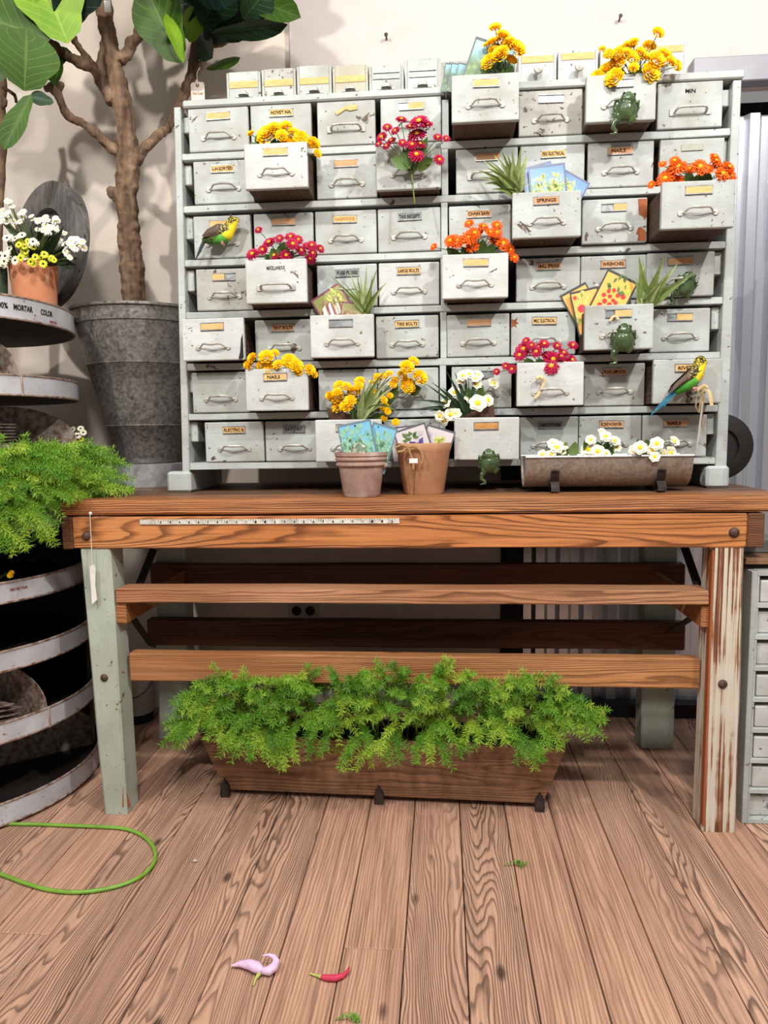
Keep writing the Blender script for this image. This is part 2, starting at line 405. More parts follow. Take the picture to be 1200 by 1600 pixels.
# ================================================================== the bench
BY, BZ = 1.83, .888
bench = thing('workbench', 'long orange wooden workbench with worn pale green legs', 'workbench', (-.12, 2.15, 0))
XL, XR = -1.022, .87
def wavy_box(x0, x1, y0, y1, z0, z1, bev, amp=.0015, n=30):
    mb = MB(); prof = [(y0+bev, z0), (y1-bev, z0), (y1, z0+bev), (y1, z1-bev), (y1-bev, z1), (y0+bev, z1), (y0+bev*.3, z1-bev*.35), (y0, z1-bev), (y0, z0+bev)]
    vs = []; fs = []; m = len(prof)
    xs = [x0, x0+bev]+[x0+(x1-x0)*i/n for i in range(1, n)]+[x1-bev, x1]; n = len(xs)-1
    for i in range(n+1):
        x = xs[i]; e = 1.0 if 0 < i < n else .0
        for j, (y, z) in enumerate(prof):
            q = Vector((x*4, y*9+j*3.1, z*9)); d = mnoise.noise(q)*amp*2
            sh = 0 if e else bev*.7
            cy, cz = (y0+y1)/2, (z0+z1)/2
            vs.append((x, y+d+(sh if y < cy else -sh), z+mnoise.noise(q+Vector((9, 2, 5)))*amp+(sh if z < cz else -sh)))
    for i in range(n):
        for j in range(m): fs.append((i*m+j, i*m+(j+1) % m, (i+1)*m+(j+1) % m, (i+1)*m+j))
    fs.append(list(range(m))); fs.append([n*m+j for j in range(m)][::-1]); mb.add(vs, fs); return mb
y = BY
for i, wd in enumerate((.125, .13, .128, .13, .127)):
    obj('top_plank', wavy_box(XL+(.004 if i else 0), XR-.003*(i % 2), y, y+wd-.0025, BZ-.041, BZ, .006 if i == 0 else .004, .0016 if i == 0 else .001), 'wood_bench_edge' if i == 0 else 'wood_bench_top', bench); y += wd
BACK = y
ax0, ax1 = at(112, 830, BY).x, at(1169, 820, BY).x
az0, az1 = .757, BZ-.045
obj('front_apron', wavy_box(ax0, ax1, BY+.004, BY+.05, az0, az1, .003, .001), 'wood_bench', bench)
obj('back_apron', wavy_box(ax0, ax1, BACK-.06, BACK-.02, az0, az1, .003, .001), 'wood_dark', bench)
mb = MB(); mb.box(at(95, 830, BY).x, ax0-.001, BY+.003, BACK-.02, az0-.002, az1, .003); obj('side_apron', mb, 'wood_end', bench)
mb = MB(); mb.box(ax1+.001, at(1196, 820, BY).x, BY+.003, BACK-.02, az0, az1, .003); obj('side_apron', mb, 'wood_end', bench)
def leg(px0, px1, pyt, qx0, qx1, pyb, Y, dep, mat):
    a, b = at(px0, pyt, Y), at(px1, pyt, Y); c, d = at(qx0, pyb, Y), at(qx1, pyb, Y)
    zt = az1
    n = 14; mb = MB(); vs = []; fs = []; ring = 8; bev = .005
    for i in range(n+1):
        t = i/n; z = zt*(1-t); xa = a.x+(c.x-a.x)*(a.z-z)/(a.z-0)*1.0; xb = b.x+(d.x-b.x)*(b.z-z)/(b.z-0)
        pr = [(xa+bev, Y), (xb-bev, Y), (xb, Y+bev), (xb, Y+dep-bev), (xb-bev, Y+dep), (xa+bev, Y+dep), (xa, Y+dep-bev), (xa, Y+bev)]
        for j, (x, yy) in enumerate(pr):
            q = Vector((x*11+j*5, yy*11, z*5)); w = .0022
            if i == n: w = .004
            vs.append((x+mnoise.noise(q)*w, yy+mnoise.noise(q+Vector((4, 4, 4)))*w, max(0, z)))
    for i in range(n):
        for j in range(ring): fs.append((i*ring+j, i*ring+(j+1) % ring, (i+1)*ring+(j+1) % ring, (i+1)*ring+j))
    fs.append(list(range(ring))); fs.append([n*ring+j for j in range(ring)][::-1]); mb.add(vs, fs)
    return obj('leg', mb, mat, bench)
LF = leg(125, 172, 865, 162, 198, 1262, BY+.008, .082, 'paint_leg')
RF = leg(1115, 1164, 860, 1098, 1150, 1298, BY+.008, .082, 'paint_weathered')
leg(243, 288, 870, 248, 296, 1150, 2.34, .08, 'paint_leg')
leg(1008, 1060, 870, 1002, 1053, 1170, 2.34, .08, 'paint_leg')
# raw edge on the right leg, torn splinters on the left one
mb = MB(); q0, q1 = at(1114, 862, BY+.007), at(1098, 1296, BY+.007)
mb.hexa([q1+Vector((-.001, 0, .01)), q1+Vector((.004, -.0012, .01)), q1+Vector((-.001, .02, .01)), q1+Vector((.010, .02, .01)), q0+Vector((-.001, 0, 0)), q0+Vector((.0035, -.0012, 0)), q0+Vector((-.001, .02, 0)), q0+Vector((.009, .02, 0))])
obj('raw_edge', mb, 'wood_raw', bench)
mb = MB(); a = at(192, 1230, BY+.0075); b = at(197, 1262, BY+.0075); c = at(205, 1260, BY+.02)
mb.add([a, b+Vector((-.01, -.001, .002)), c, a+Vector((.004, .004, 0))], [(0, 1, 2), (0, 2, 3), (0, 3, 1), (1, 3, 2)]); obj('torn_splinter', mb, 'wood_raw', bench)
# rails
p0 = at(179, 922, BY+.01); p1 = at(1109, 922, BY+.01)
obj('shelf_rail', wavy_box(p0.x, p1.x, BY+.012, BY+.088, .607, .6445, .003, .0015), 'wood_shelf_rail', bench)
obj('lower_rail', wavy_box(at(200, 1040, 1.88).x, at(1096, 1040, 1.88).x, 1.885, 1.925, .372, .452, .004, .002), 'wood_rail', bench)
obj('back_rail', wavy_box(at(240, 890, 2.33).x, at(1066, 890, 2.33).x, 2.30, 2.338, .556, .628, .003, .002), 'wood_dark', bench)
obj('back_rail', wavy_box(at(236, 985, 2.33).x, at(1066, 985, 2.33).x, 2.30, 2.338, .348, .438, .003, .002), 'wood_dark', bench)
for pa, pb, mt in ((180, 195, 'wood_rail'), (1096, 1109, 'wood_rail')):
    xa, xb = at(pa, 960, BY+.02).x, at(pb, 960, BY+.02).x
    mb = MB(); mb.box(xa, xb+.004, BY+.02, 2.42, .545, .606, .003); obj('cross_bearer', mb, mt, bench)
def strap(a, b, wd=.022, th=.004, name='iron_brace'):
    a, b = Vector(a), Vector(b); d = (b-a).normalized(); s = d.cross(Vector((0, 1, 0))).normalized(); n_ = d.cross(s)
    mb = MB(); pts = [p+s*u*wd/2+n_*w_*th/2 for p in (a, b) for w_ in (-1, 1) for u in (-1, 1)]
    mb.hexa([pts[0], pts[1], pts[2], pts[3], pts[4], pts[5], pts[6], pts[7]]); return obj(name, mb, 'iron', bench)
strap(at(240, 858, 2.05), at(208, 938, 1.95)); strap(at(203, 960, 1.95), at(238, 1010, 2.2), .026)
strap(at(1068, 850, 2.05), at(1094, 925, 1.95)); strap(at(1092, 958, 1.97), at(1046, 988, 2.28), .03)
def dome(px, py, Y, r):
    c = at(px, py, Y); mb = MB()
    mb.lathe([(0, .62*r), (.35*r, .58*r), (.7*r, .42*r), (.95*r, .12*r), (r, -.2*r), (0, -.2*r)], 18, Matrix.Translation(c) @ Matrix.Rotation(PI/2, 4, 'X'))
    obj('bolt', mb, 'bolt_iron', bench, True)
dome(135, 838, BY+.004, .0125); dome(1147, 832, BY+.004, .0135); dome(163, 1059, BY+.008, .0115); dome(1129, 1069, BY+.008, .0125)
# tape ruler nailed along the apron
ra, rb = at(219, 814, BY+.003), at(624, 812, BY+.003)
ruler = thing('tape_ruler', 'long worn white tape ruler fixed along the bench apron', 'ruler', ((ra.x+rb.x)/2, BY+.003, ra.z))
rz = .8285; mb = MB(); mb.box(ra.x, rb.x, BY+.0008, BY+.0032, rz-.0065, rz+.0065); flat('ruler_white', (226, 220, 206), .5, .4, .25, 60); tp = obj('tape', mb, 'ruler_white', ruler)
mb = MB(); n = int((rb.x-ra.x)/.0064)
for i in range(1, n):
    h = .009 if i % 12 == 0 else (.006 if i % 4 == 0 else .0035)
    x = ra.x+i*.0064; mb.box(x-.0004, x+.0004, BY+.0003, BY+.0010, rz+.0063-h, rz+.0063)
obj('tick_marks', mb, 'ink', tp)
for i in range(2, int((rb.x-ra.x)/.0254)):
    lettering(str((i*1) % 12 if i % 12 else 1), tp, (ra.x+i*.0256-WL[tp].x+.006, BY+.0003-WL[tp].y, rz-.001-WL[tp].z), .005, .006, 'ink', 0, 'number')
# paper tag on a string pinned to the bench edge
pp = at(142, 802, BY-.002); tagt = thing('price_tag', 'white paper tag hanging on a string from the bench edge', 'tag', pp)
flat('tag_white', (240, 238, 234), .7); flat('string_white', (226, 216, 200), .8)
mb = MB(); mb.ball(pp+Vector((0, -.003, 0)), .0048, .004, .0048); obj('pin', mb, 'tag_white', tagt, True)
e = at(144.5, 884, BY-.006); mb = MB(); mb.tube([pp+Vector((0, -.005, 0)), (pp+e)/2+Vector((0, -.003, 0)), e], .0011, 6); obj('string', mb, 'string_white', tagt)
mb = MB(); ol = [(141, 884), (147, 882), (149.5, 890), (149, 915), (152, 937), (144, 944), (142, 915), (140, 892)]
pts = [at(a, b, BY-.006) for a, b in ol]; cc = pts[0]
mb.prism([(p.x, p.z) for p in pts], BY-.0066, BY-.0058); obj('paper', mb, 'tag_white', tagt)

# ================================================================== the drawer cabinet
YC = 2.063
SH = [1.8325, 1.6917, 1.5435, 1.398, 1.252, 1.1085, .965]   # middle heights of the seven shelf boards
ZTOP = 1.972
cab = thing('drawer_cabinet', 'tall pale grey wooden cabinet of many small labelled drawers on the bench', 'cabinet', (.02, YC, BZ))
DEP = .30
xa_t, xa_b = at(272.5, 175, YC).x, at(286, 762, YC).x       # left side outer, top and bottom
xi_t, xi_b = at(283, 175, YC).x, at(296, 740, YC).x
xr_t, xr_b = at(1158, 125, YC).x, at(1134, 745, YC).x
xq_t, xq_b = at(1145, 125, YC).x, at(1118, 700, YC).x
zl = at(280, 168, YC).z
def slab(x0b, x1b, x0t, x1t, z0, z1, y0, y1, bev=.002):
    mb = MB(); mb.hexa([(x0b, y0, z0), (x1b, y0, z0), (x0b, y1, z0), (x1b, y1, z0), (x0t, y0, z1), (x1t, y0, z1), (x0t, y1, z1), (x1t, y1, z1)], bev); return mb
obj('side_panel', slab(xa_b, xi_b, xa_t, xi_t, BZ+.0005, zl, YC-.004, YC+DEP), 'paint_frame', cab)
obj('side_panel', slab(xq_b, xr_b, xq_t, xr_t, BZ+.0005, at(1152, 125, YC).z, YC-.004, YC+DEP), 'paint_frame', cab)
def lerp(a, b, t): return a+(b-a)*t
def xin(z, left=True):
    t = (z-BZ)/(ZTOP-BZ); return lerp(xi_b, xi_t, t) if left else lerp(xq_b, xq_t, t)
# top in two boards, the right one a little higher
xm = at(697, 200, YC).x
mb = MB(); mb.box(at(287, 165, YC).x, xm, YC-.012, YC+DEP, ZTOP-.0115, ZTOP+.0085, .004); obj('top_board', mb, 'paint_frame', cab)
mb = MB(); mb.box(xm+.001, at(1161, 118, YC).x, YC-.012, YC+DEP, ZTOP-.0095, ZTOP+.0105, .003); obj('top_board', mb, 'paint_frame', cab)
for i, z in enumerate(SH):
    obj('shelf_board', wavy_box(xin(z)+.001, xin(z, False)-.001, YC-.004+.001*(i % 2), YC+DEP-.01, z-.0095, z+.0095, .002, .0012), 'paint_frame', cab)
zz = [ZTOP-.012]+SH
for i in range(7):
    za, zb = zz[i+1]+.0096, zz[i]-.0096
    xm_ = at(697-1.2*i, 400, YC).x
    mb = MB(); mb.box(xm_-.009, xm_+.009, YC-.002, YC+DEP-.012, za, zb, .001); obj('divider', mb, 'paint_frame', cab)
    for left in (True, False):        # drawer runners inside the two ends
        x = xin((za+zb)/2, left); mb = MB()
        x1 = x+.022 if left else x-.022
        mb.box(x+(.0007 if left else -.0007), x1, YC+.015, YC+DEP-.02, za+.062, zb-.004, .002); obj('runner', mb, 'paint_frame', cab)
mb = MB(); mb.box(xi_t+.004, xq_b-.002, YC+DEP-.009, YC+DEP+.003, SH[-1]-.01, ZTOP-.012); obj('back_panel', mb, 'wood_drawer', cab)
for px0, px1, pxo in ((263, 300, -1), (1101, 1137, 1)):    # feet
    x0, x1 = at(px0, 760, YC).x, at(px1, 760, YC).x; mb = MB(); mb.box(x0, x1, YC-.012, YC+.045, BZ+.0005, BZ+.062, .007); obj('foot', mb, 'paint_frame', cab)
    mb = MB(); mb.box(x0, x1, YC+DEP-.05, YC+DEP, BZ+.0005, BZ+.062, .007); obj('foot', mb, 'paint_frame', cab)

FL = 2.058      # face plane of a closed drawer
# row, column: face x0, x1 in the photograph, face depth, paint, pull, label kind and writing
DR = {
(1,1): (294,389,FL,'g','bow','tan',''), (1,2): (391,487,FL,'g','bow','tan','HOVEY NA.'), (1,3): (495,587,FL,'g','bar','torn',''), (1,4): (594,690,FL,'g','bow','half',''),
(1,5): (705,812,1.95,'g','bow','tan',''), (1,6): (810,911,FL,'t','bow','empty',''), (1,7): (915,1026,1.99,'g','bow','empty',''), (1,8): (1027,1130,FL-.004,'g','bar','ink','MIN'),
(2,1): (302,397,FL,'g','bow','tan','L-H-SORTED'), (2,2): (381,481,1.955,'w','bow','tan',''), (2,3): (494,590,FL,'g','bow','brown',''), (2,4): (587,690,2.005,'g','bow','none',''),
(2,5): (712,810,FL,'g','bar','brown',''), (2,6): (812,914,FL,'g','bow','tan','NIX ELECTRICAL'), (2,7): (918,1022,FL,'g','bow','brown','NAILS'), (2,8): (1030,1132,FL,'g','bow','faded',''),
(3,1): (302,393,FL,'g','bow','tan',''), (3,2): (396,490,FL,'g','bow','brown',''), (3,3): (492,589,FL,'g','bow','tan','HARPOONS'), (3,4): (590,689,FL,'g','bow','grey','TAX RECEIPT'),
(3,5): (701,799,FL,'g','bow','brown','CHAIN SAW'), (3,6): (800,909,1.965,'g','bow','brown','SPRINGS'), (3,7): (909,1012,FL-.01,'p','bow','half2',''), (3,8): (1033,1149,1.93,'g','bow','tan',''),
(4,1): (306,395,FL,'t','bow','half3',''), (4,2): (383,480,1.97,'w','bar','ink','MISCELLANEOUS'), (4,3): (495,590,FL,'g','bow','grey','FUSE PLUGS'), (4,4): (591,687,FL,'w','bow','tan','LARGE BOLTS'),
(4,5): (690,795,1.985,'w','bow','tan',''), (4,6): (806,907,FL,'g','bow','brown','SMALL SPRINGS'), (4,7): (907,1010,FL,'g','bow','brown','WRENCHES'), (4,8): (1010,1117,FL-.01,'g','bow','brown',''),
(5,1): (284,382,2.0,'w','bow','tan',''), (5,2): (398,490,FL,'g','bow','brown','TENT BOLTS'), (5,3): (484,585,2.0,'w','bow','empty',''), (5,4): (587,686,FL-.008,'g','bow','tan','TIRE BOLTS'),
(5,5): (698,797,FL,'g','bow','brown',''), (5,6): (798,900,FL,'g','bow','tan','MISC ELECTRICAL'), (5,7): (913,1022,1.965,'g','bow','half',''), (5,8): (1016,1110,FL,'g','bow','half',''),
(6,1): (300,390,FL,'g','bow','none',''), (6,2): (383,482,1.985,'w','bow','tan','NAILS'), (6,3): (497,590,FL,'g','bow','none',''), (6,4): (590,686,FL,'g','bow','none',''),
(6,5): (705,800,FL,'g','bow','empty',''), (6,6): (807,913,1.975,'w','bow','none',''), (6,7): (912,1008,FL,'g','bow','brown','PLUGS LAMP SOCK'), (6,8): (1020,1129,1.975,'g','bow','tan','RIVETS'),
(7,1): (320,413,FL,'g','bow','tan','ELECTRIC B'), (7,2): (414,507,FL,'g','bow','grey','RATCHET'), (7,3): (492,597,1.972,'w','bow','tan','D'), (7,4): (599,688,FL,'g','bow','none',''),
(7,5): (709,812,1.985,'w','none','old',''), (7,6): (812,904,FL,'g','bow','grey','DARK FIXTURES'), (7,7): (904,1003,FL,'g','bow','brown','SCREWDRIVER'), (7,8): (1003,1105,FL,'g','bow','brown','NAILS'),
}
PAINT = {'g': 'paint_grey', 'w': 'paint_white', 't': 'paint_grey_worn', 'p': 'paint_grey'}
HH = .117
_hm = {}
def handle_mesh(kind, v):
    if (kind, v) in _hm: return _hm[(kind, v)]
    mb = MB()
    if kind == 'bow':          # bowed pull between two eyelets
        L = .022+.0
        sag = (.002, -.001, .004)[v % 3]
        d_ = (0, .0012, -.001)[v % 3]
        pts = [(-.0415, -.003, -.0045), (-.036, -.004, -.004), (-.031, -.009, -.0005), (-.026, -.015, .0035), (-.017, -.019, .0045), (-.008, -.0205, .004+d_), (.0, -.021, .004+d_), (.008, -.0205, .004+d_), (.017, -.019, .0045), (.026, -.015, .0035), (.031, -.009, -.0005), (.036, -.004, -.004), (.0415, -.003, -.0045)]
        mb.tube(pts, [.0022, .0022, .0024, .0027, .0032, .0037, .004, .0037, .0032, .0027, .0024, .0022, .0022], 8)
        for sx in (-1, 1):
            mb.lathe([(0, 0), (.0068, 0), (.0075, .0014), (.0066, .003), (.003, .0034), (0, .0034)], 14, Matrix.Translation((sx*.043, 0, -.005)) @ Matrix.Rotation(PI/2, 4, 'X'))
    else:                      # square pull on two screw plates
        for sx in (-1, 1):
            mb.box(sx*.046-.007, sx*.046+.007, -.003, 0, -.009, .009, .001)
            mb.lathe([(0, 0), (.002, 0), (.0015, .0012), (0, .0012)], 8, Matrix.Translation((sx*.046, -.003, .005)) @ Matrix.Rotation(PI/2, 4, 'X'))
        mb.tube([(-.041, -.002, -.002), (-.040, -.012, .001), (-.034, -.020, .005), (-.02, -.021, .006), (.02, -.021, .006), (.034, -.020, .005), (.040, -.012, .001), (.041, -.002, -.002)], .0032, 8)
    me = mesh_of('handle', mb, 'handle_metal', True); _hm[(kind, v)] = me; return me
def holder_mesh():
    mb = MB()
    for z in (-.0095, .0095): mb.box(-.0335, .0335, -.0032, 0, z-.0016, z+.0016, .0006)
    mb.box(-.0335, .0335, -.0010, 0, -.0082, .0082)
    return mesh_of('label_holder', mb, 'holder_metal')
HOLD = holder_mesh()
_cm = {}
def card_mesh(w_, mat, x0=0.0, h_=.0165):
    k = (w_, mat, x0, h_)
    if k not in _cm:
        mb = MB(); mb.box(x0-w_/2, x0+w_/2, -.0022, -.0008, -h_/2, h_/2, .0003); _cm[k] = mesh_of('label_card', mb, mat)
    return _cm[k]
DPOS = {}
for (r, c), (x0, x1, Y, pk, hk, lk, txt) in DR.items():
    rr = random.Random(r*31+c)
    zb = SH[r-1]+.0105
    cz = zb+HH/2
    py = 800-(FPX*((Vector((0, Y, cz))-CAM).dot(UP))/((Vector((0, Y, cz))-CAM).dot(FW)))
    # face height in the photograph at this place
    for _ in range(3):
        a = at((x0+x1)/2, py, Y); py += (a.z-cz)*FPX/Y
    xa, xb = at(x0+.6, py, Y).x, at(x1-.6, py, Y).x
    hh = HH
    tilt = rr.uniform(-.012, .012)
    mb = MB(); zb2 = zb
    rot = Matrix.Translation(((xa+xb)/2, Y, zb2)) @ Matrix.Rotation(tilt*.45, 4, 'Y')
    wd = xb-xa
    mb.box(-wd/2, wd/2, 0, .016, 0.0012, hh, .0032, rot, 2)
    mb.cur = 1; bw = min(wd/2-.004, .083); L = .255
    mb.box(-bw, -bw+.009, .0162, L, .004, hh-.012, 0, rot); mb.box(bw-.009, bw, .0162, L, .004, hh-.012, 0, rot)
    mb.box(-bw+.0092, bw-.0092, .0162, L, .004, .012, 0, rot); mb.box(-bw+.0092, bw-.0092, L-.009, L, .0122, hh-.014, 0, rot)
    d = obj('drawer', mb, [PAINT[pk], 'wood_drawer'], cab, origin=((xa+xb)/2, Y, zb2))
    d.rotation_euler = (0, 0, 0)
    DPOS[(r, c)] = ((xa+xb)/2, Y, zb2, wd)
    T = Matrix.Rotation(tilt*.45, 4, 'Y')
    if hk != 'none': loc('handle', handle_mesh(hk, rr.randrange(3) if hk == 'bow' else 0), None, d, M=T @ Matrix.Translation((0, -.0002, .042+rr.uniform(-.002, .002))))
    lz = .094
    LM = T @ Matrix.Translation((rr.uniform(-.003, .003), -.0002, lz)) @ Matrix.Rotation(rr.uniform(-.025, .025), 4, 'Y')
    matn = {'tan': 'label_tan', 'brown': 'label_brown', 'old': 'label_old', 'faded': 'label_faded', 'grey': 'label_grey'}
    if lk in matn:
        if lk != 'faded' and lk != 'none': loc('label_holder', HOLD, None, d, M=LM)
        lc = loc('label_card', card_mesh(.064 if lk != 'faded' else .056, matn[lk]), None, d, M=LM @ Matrix.Translation((0, -.0004, 0)))
        if txt: lettering(txt, d, LM @ Vector((-.0 if len(txt) > 6 else -.004, -.0030, 0)), min(.058, .0065*len(txt)+.004), .0095, 'ink' if lk != 'tan' or len(txt) > 8 or txt in ('NAILS', 'RIVETS', 'D') else 'ink_faint')
    elif lk == 'empty': loc('label_holder', HOLD, None, d, M=LM)
    elif lk.startswith('half'):
        loc('label_holder', HOLD, None, d, M=LM)
        loc('label_card', card_mesh(.042 if lk == 'half' else .034, 'label_tan', {'half': .012, 'half2': .016, 'half3': -.016}[lk], .017), None, d, M=LM @ Matrix.Translation((0, -.0005, 0)))
    elif lk == 'torn':
        mb = MB(); poly = [(-.035, -.018), (-.030, -.004), (.002, .009), (.022, .010), (.023, .020), (.003, .018), (-.012, .008), (-.028, -.010)]
        poly = [(-.037, -.008), (-.033, -.017), (-.008, -.003), (.004, -.007), (.024, -.004), (.023, .009), (.002, .008), (-.010, .004)]
        mb.prism(poly, -.003, -.002); loc('label_card', mb, 'label_tan', d, M=T @ Matrix.Translation((.008, 0, .096)))
    elif lk == 'ink' and txt:
        lettering(txt, d, T @ Vector((0, -.0004, lz)), .050 if len(txt) > 4 else .026, .010, 'ink')
# bare wood where the paint has flaked off one drawer and at knots
def flake(rc, pts, mat='wood_raw'):
    x, Y, z, wd = DPOS[rc]; mb = MB(); mb.prism([(x+a*wd/2, z+b*HH) for a, b in pts], Y-.0006, Y+.002)
    dob = [o for o in cab.children if o.name.startswith('drawer') and (WL[o]-Vector((x, Y, z))).length < 1e-4][0]
    obj('bare_wood', mb, mat, dob)
flake((3,7), [(.70, .97), (.98, .97), (.98, .60), (.90, .50), (.86, .58), (.74, .62), (.72, .8)])
flake((3,7), [(.72, .33), (.80, .36), (.92, .28), (.97, .24), (.97, .04), (.70, .04), (.74, .16), (.66, .2)])
flake((5,6), [(-.99, .86), (-.90, .84), (-.80, .90), (-.84, .80), (-.76, .76), (-.86, .73), (-.82, .66), (-.92, .70), (-.99, .66)])
flake((5,1), [(.90, .5), (.96, .62), (.97, .06), (.88, .02), (.80, .04), (.86, .2)], 'black')

# ================================================================== small drawers standing on the cabinet
TB = []
def topbox(px0, px1, pyt, Y, kind, label, mat='paint_grey', depth=.21):
    zb = ZTOP+.0107; a, b = at(px0+.4, pyt, Y), at(px1-.4, pyt, Y); x0, x1, zt = a.x, b.x, (a.z+b.z)/2
    t = thing('card_drawer', label, 'drawer', ((x0+x1)/2, Y, zb), 'small card drawers on top of the cabinet')
    mb = MB(); mb.box(x0+.007, x1-.007, Y, Y+.012, zb+.0004, zt, .001); fr = obj('front', mb, mat, t)
    for xa, xb in ((x0, x0+.0068), (x1-.0068, x1)):
        mb = MB(); mb.box(xa, xb, Y-.001, Y+depth, zb, zt-.002, .001); obj('side', mb, mat, t)
    mb = MB(); mb.box(x0+.007, x1-.007, Y+.013, Y+depth, zb, zb+.008); mb.box(x0+.007, x1-.007, Y+depth-.01, Y+depth-.001, zb+.0082, zt-.004); obj('tray', mb, 'wood_drawer', t)
    w_ = (x1-x0); cx = (x0+x1)/2
    if kind in ('tan', 'knob'):
        lz = zb+.066 if kind == 'tan' else zt-.018
        mb = MB(); mb.box(cx-w_*.42, cx+w_*.42, Y-.0018, Y-.0002, lz-.009, lz+.009, .0004); obj('label_card', mb, 'label_tan', fr)
    if kind in ('empty',):
        for dz in (-.008, .008):
            mb = MB(); mb.box(cx-w_*.38, cx+w_*.38, Y-.003, Y-.0002, zb+.070+dz-.002, zb+.070+dz+.002, .0006); obj('label_holder', mb, 'holder_metal', fr)
    if kind in ('knob', 'knob_only'):
        mb = MB(); mb.lathe([(.005, 0), (.004, .008), (.009, .014), (.0125, .020), (.011, .027), (0, .030)], 16, Matrix.Translation((cx, Y, zb+.055)) @ Matrix.Rotation(PI/2, 4, 'X')); obj('knob', mb, 'handle_metal', t, True)
    else:
        mb = MB(); mb.lathe([(0, .018), (.010, .016), (.014, .009), (.0155, 0)], 12, Matrix.Translation((cx, Y, zb+.034)) @ Matrix.Rotation(PI/2, 4, 'X'), a0=0, a1=PI)
        mb.box(cx-.024, cx+.024, Y-.002, Y-.0002, zb+.032, zb+.038, .0005); obj('cup_pull', mb, 'handle_metal', t, True)
for px0, px1, py, kd, mt, lab in (
    (353, 407, 112, 'tan', 'paint_grey', 'leftmost small grey card drawer on the cabinet top with a tan label'),
    (408, 462, 107, 'tan', 'paint_grey_worn', 'second small card drawer from the left on the cabinet top'),
    (463, 518, 102, 'tan', 'paint_grey', 'third small card drawer from the left, pale with wide tan label'),
    (519, 575, 101, 'tan', 'paint_tan', 'small tan-stained card drawer on the cabinet top'),
    (576, 631, 102, 'empty', 'paint_grey', 'small grey card drawer with an empty label holder beside the tan one'),
    (632, 688, 91, 'empty', 'paint_grey', 'tallest small grey card drawer near the middle of the cabinet top'),
    (689, 742, 95, 'empty', 'paint_grey_worn', 'small worn card drawer half hidden behind dark seed cards'),
    (810, 870, 82, 'knob', 'paint_white', 'small white card drawer with round knob beside the tall yellow bouquet'),
    (872, 935, 77, 'knob', 'paint_white', 'small white card drawer with round knob left of the wide yellow bouquet'),
    (938, 1000, 72, 'knob', 'paint_white', 'small card drawer hidden behind the wide yellow flower bouquet'),
    (1002, 1074, 66, 'knob', 'paint_white', 'rightmost small white card drawer on the cabinet top')):
    topbox(px0, px1, py, 2.13, kd, lab, mt)

# ================================================================== little square-holed cabinet at the right
q = atz(1171, 1287, 0); mx, my = q.x-.02, q.y
mc = thing('small_parts_cabinet', 'grey cabinet of tiny square drawers on the floor right of the bench', 'cabinet', (mx+.14, my+.12, 0))
mz = at(1172, 893, my).z; nrow = 8; colw = .112; ncol = 2
mb = MB(); mb.box(mx, mx+.014, my, my+.26, 0, mz, .0015); obj('side_panel', mb, 'paint_frame', mc)
mb = MB(); mb.box(mx+.014+ncol*colw, mx+.028+ncol*colw, my, my+.26, 0, mz, .0015); obj('side_panel', mb, 'paint_frame', mc)
mb = MB(); mb.box(mx+.0145, mx+.0135+ncol*colw, my+.25, my+.26, 0, mz); obj('back_panel', mb, 'wood_dark', mc)
step = (mz-.012)/nrow
for i in range(nrow+1):
    z = i*step; mb = MB(); mb.box(mx+.0142, mx+.0138+ncol*colw, my+.001, my+.249, z, z+.013, .001); obj('shelf_board', mb, 'paint_frame', mc)
for cI in range(ncol):
    for i in range(nrow):
        rr = random.Random(i*7+cI); x0 = mx+.014+cI*colw; z = i*step+.0135
        mb = MB(); mb.box(x0+.0005, x0+.006, my+.002, my+.248, z, z+step-.0142, .001); obj('divider', mb, 'paint_frame', mc)
        mb = MB(); back = rr.uniform(.004, .02)
        mb.box(x0+.011, x0+.106, my+back, my+.23, z+.0005, z+step-.026, .004, None, 2); dd = obj('drawer', mb, 'paint_white', mc)
        mb = MB(); c0 = Vector((x0+.067, my+back-.0002, z+.03)); mb.lathe([(0, .001), (.012, .001), (.013, 0)], 12, Matrix.Translation(c0) @ Matrix.Rotation(PI/2, 4, 'X')); obj('finger_mark', mb, 'label_grey', dd)
mb = MB(); mb.box(mx-.01, mx+.3, my+.02, my+.25, mz+.0142, mz+.030, .002); tag(obj('board', mb, 'wood_planter'), 'short weathered board lying on the small parts cabinet', 'board')
mb = MB(); mb.box(mx+.0, mx+.3, my+.10, my+.23, mz+.0305, mz+.07, .004); tag(obj('slate_block', mb, 'label_grey'), 'dark grey block on the board beside the bench end', 'block')

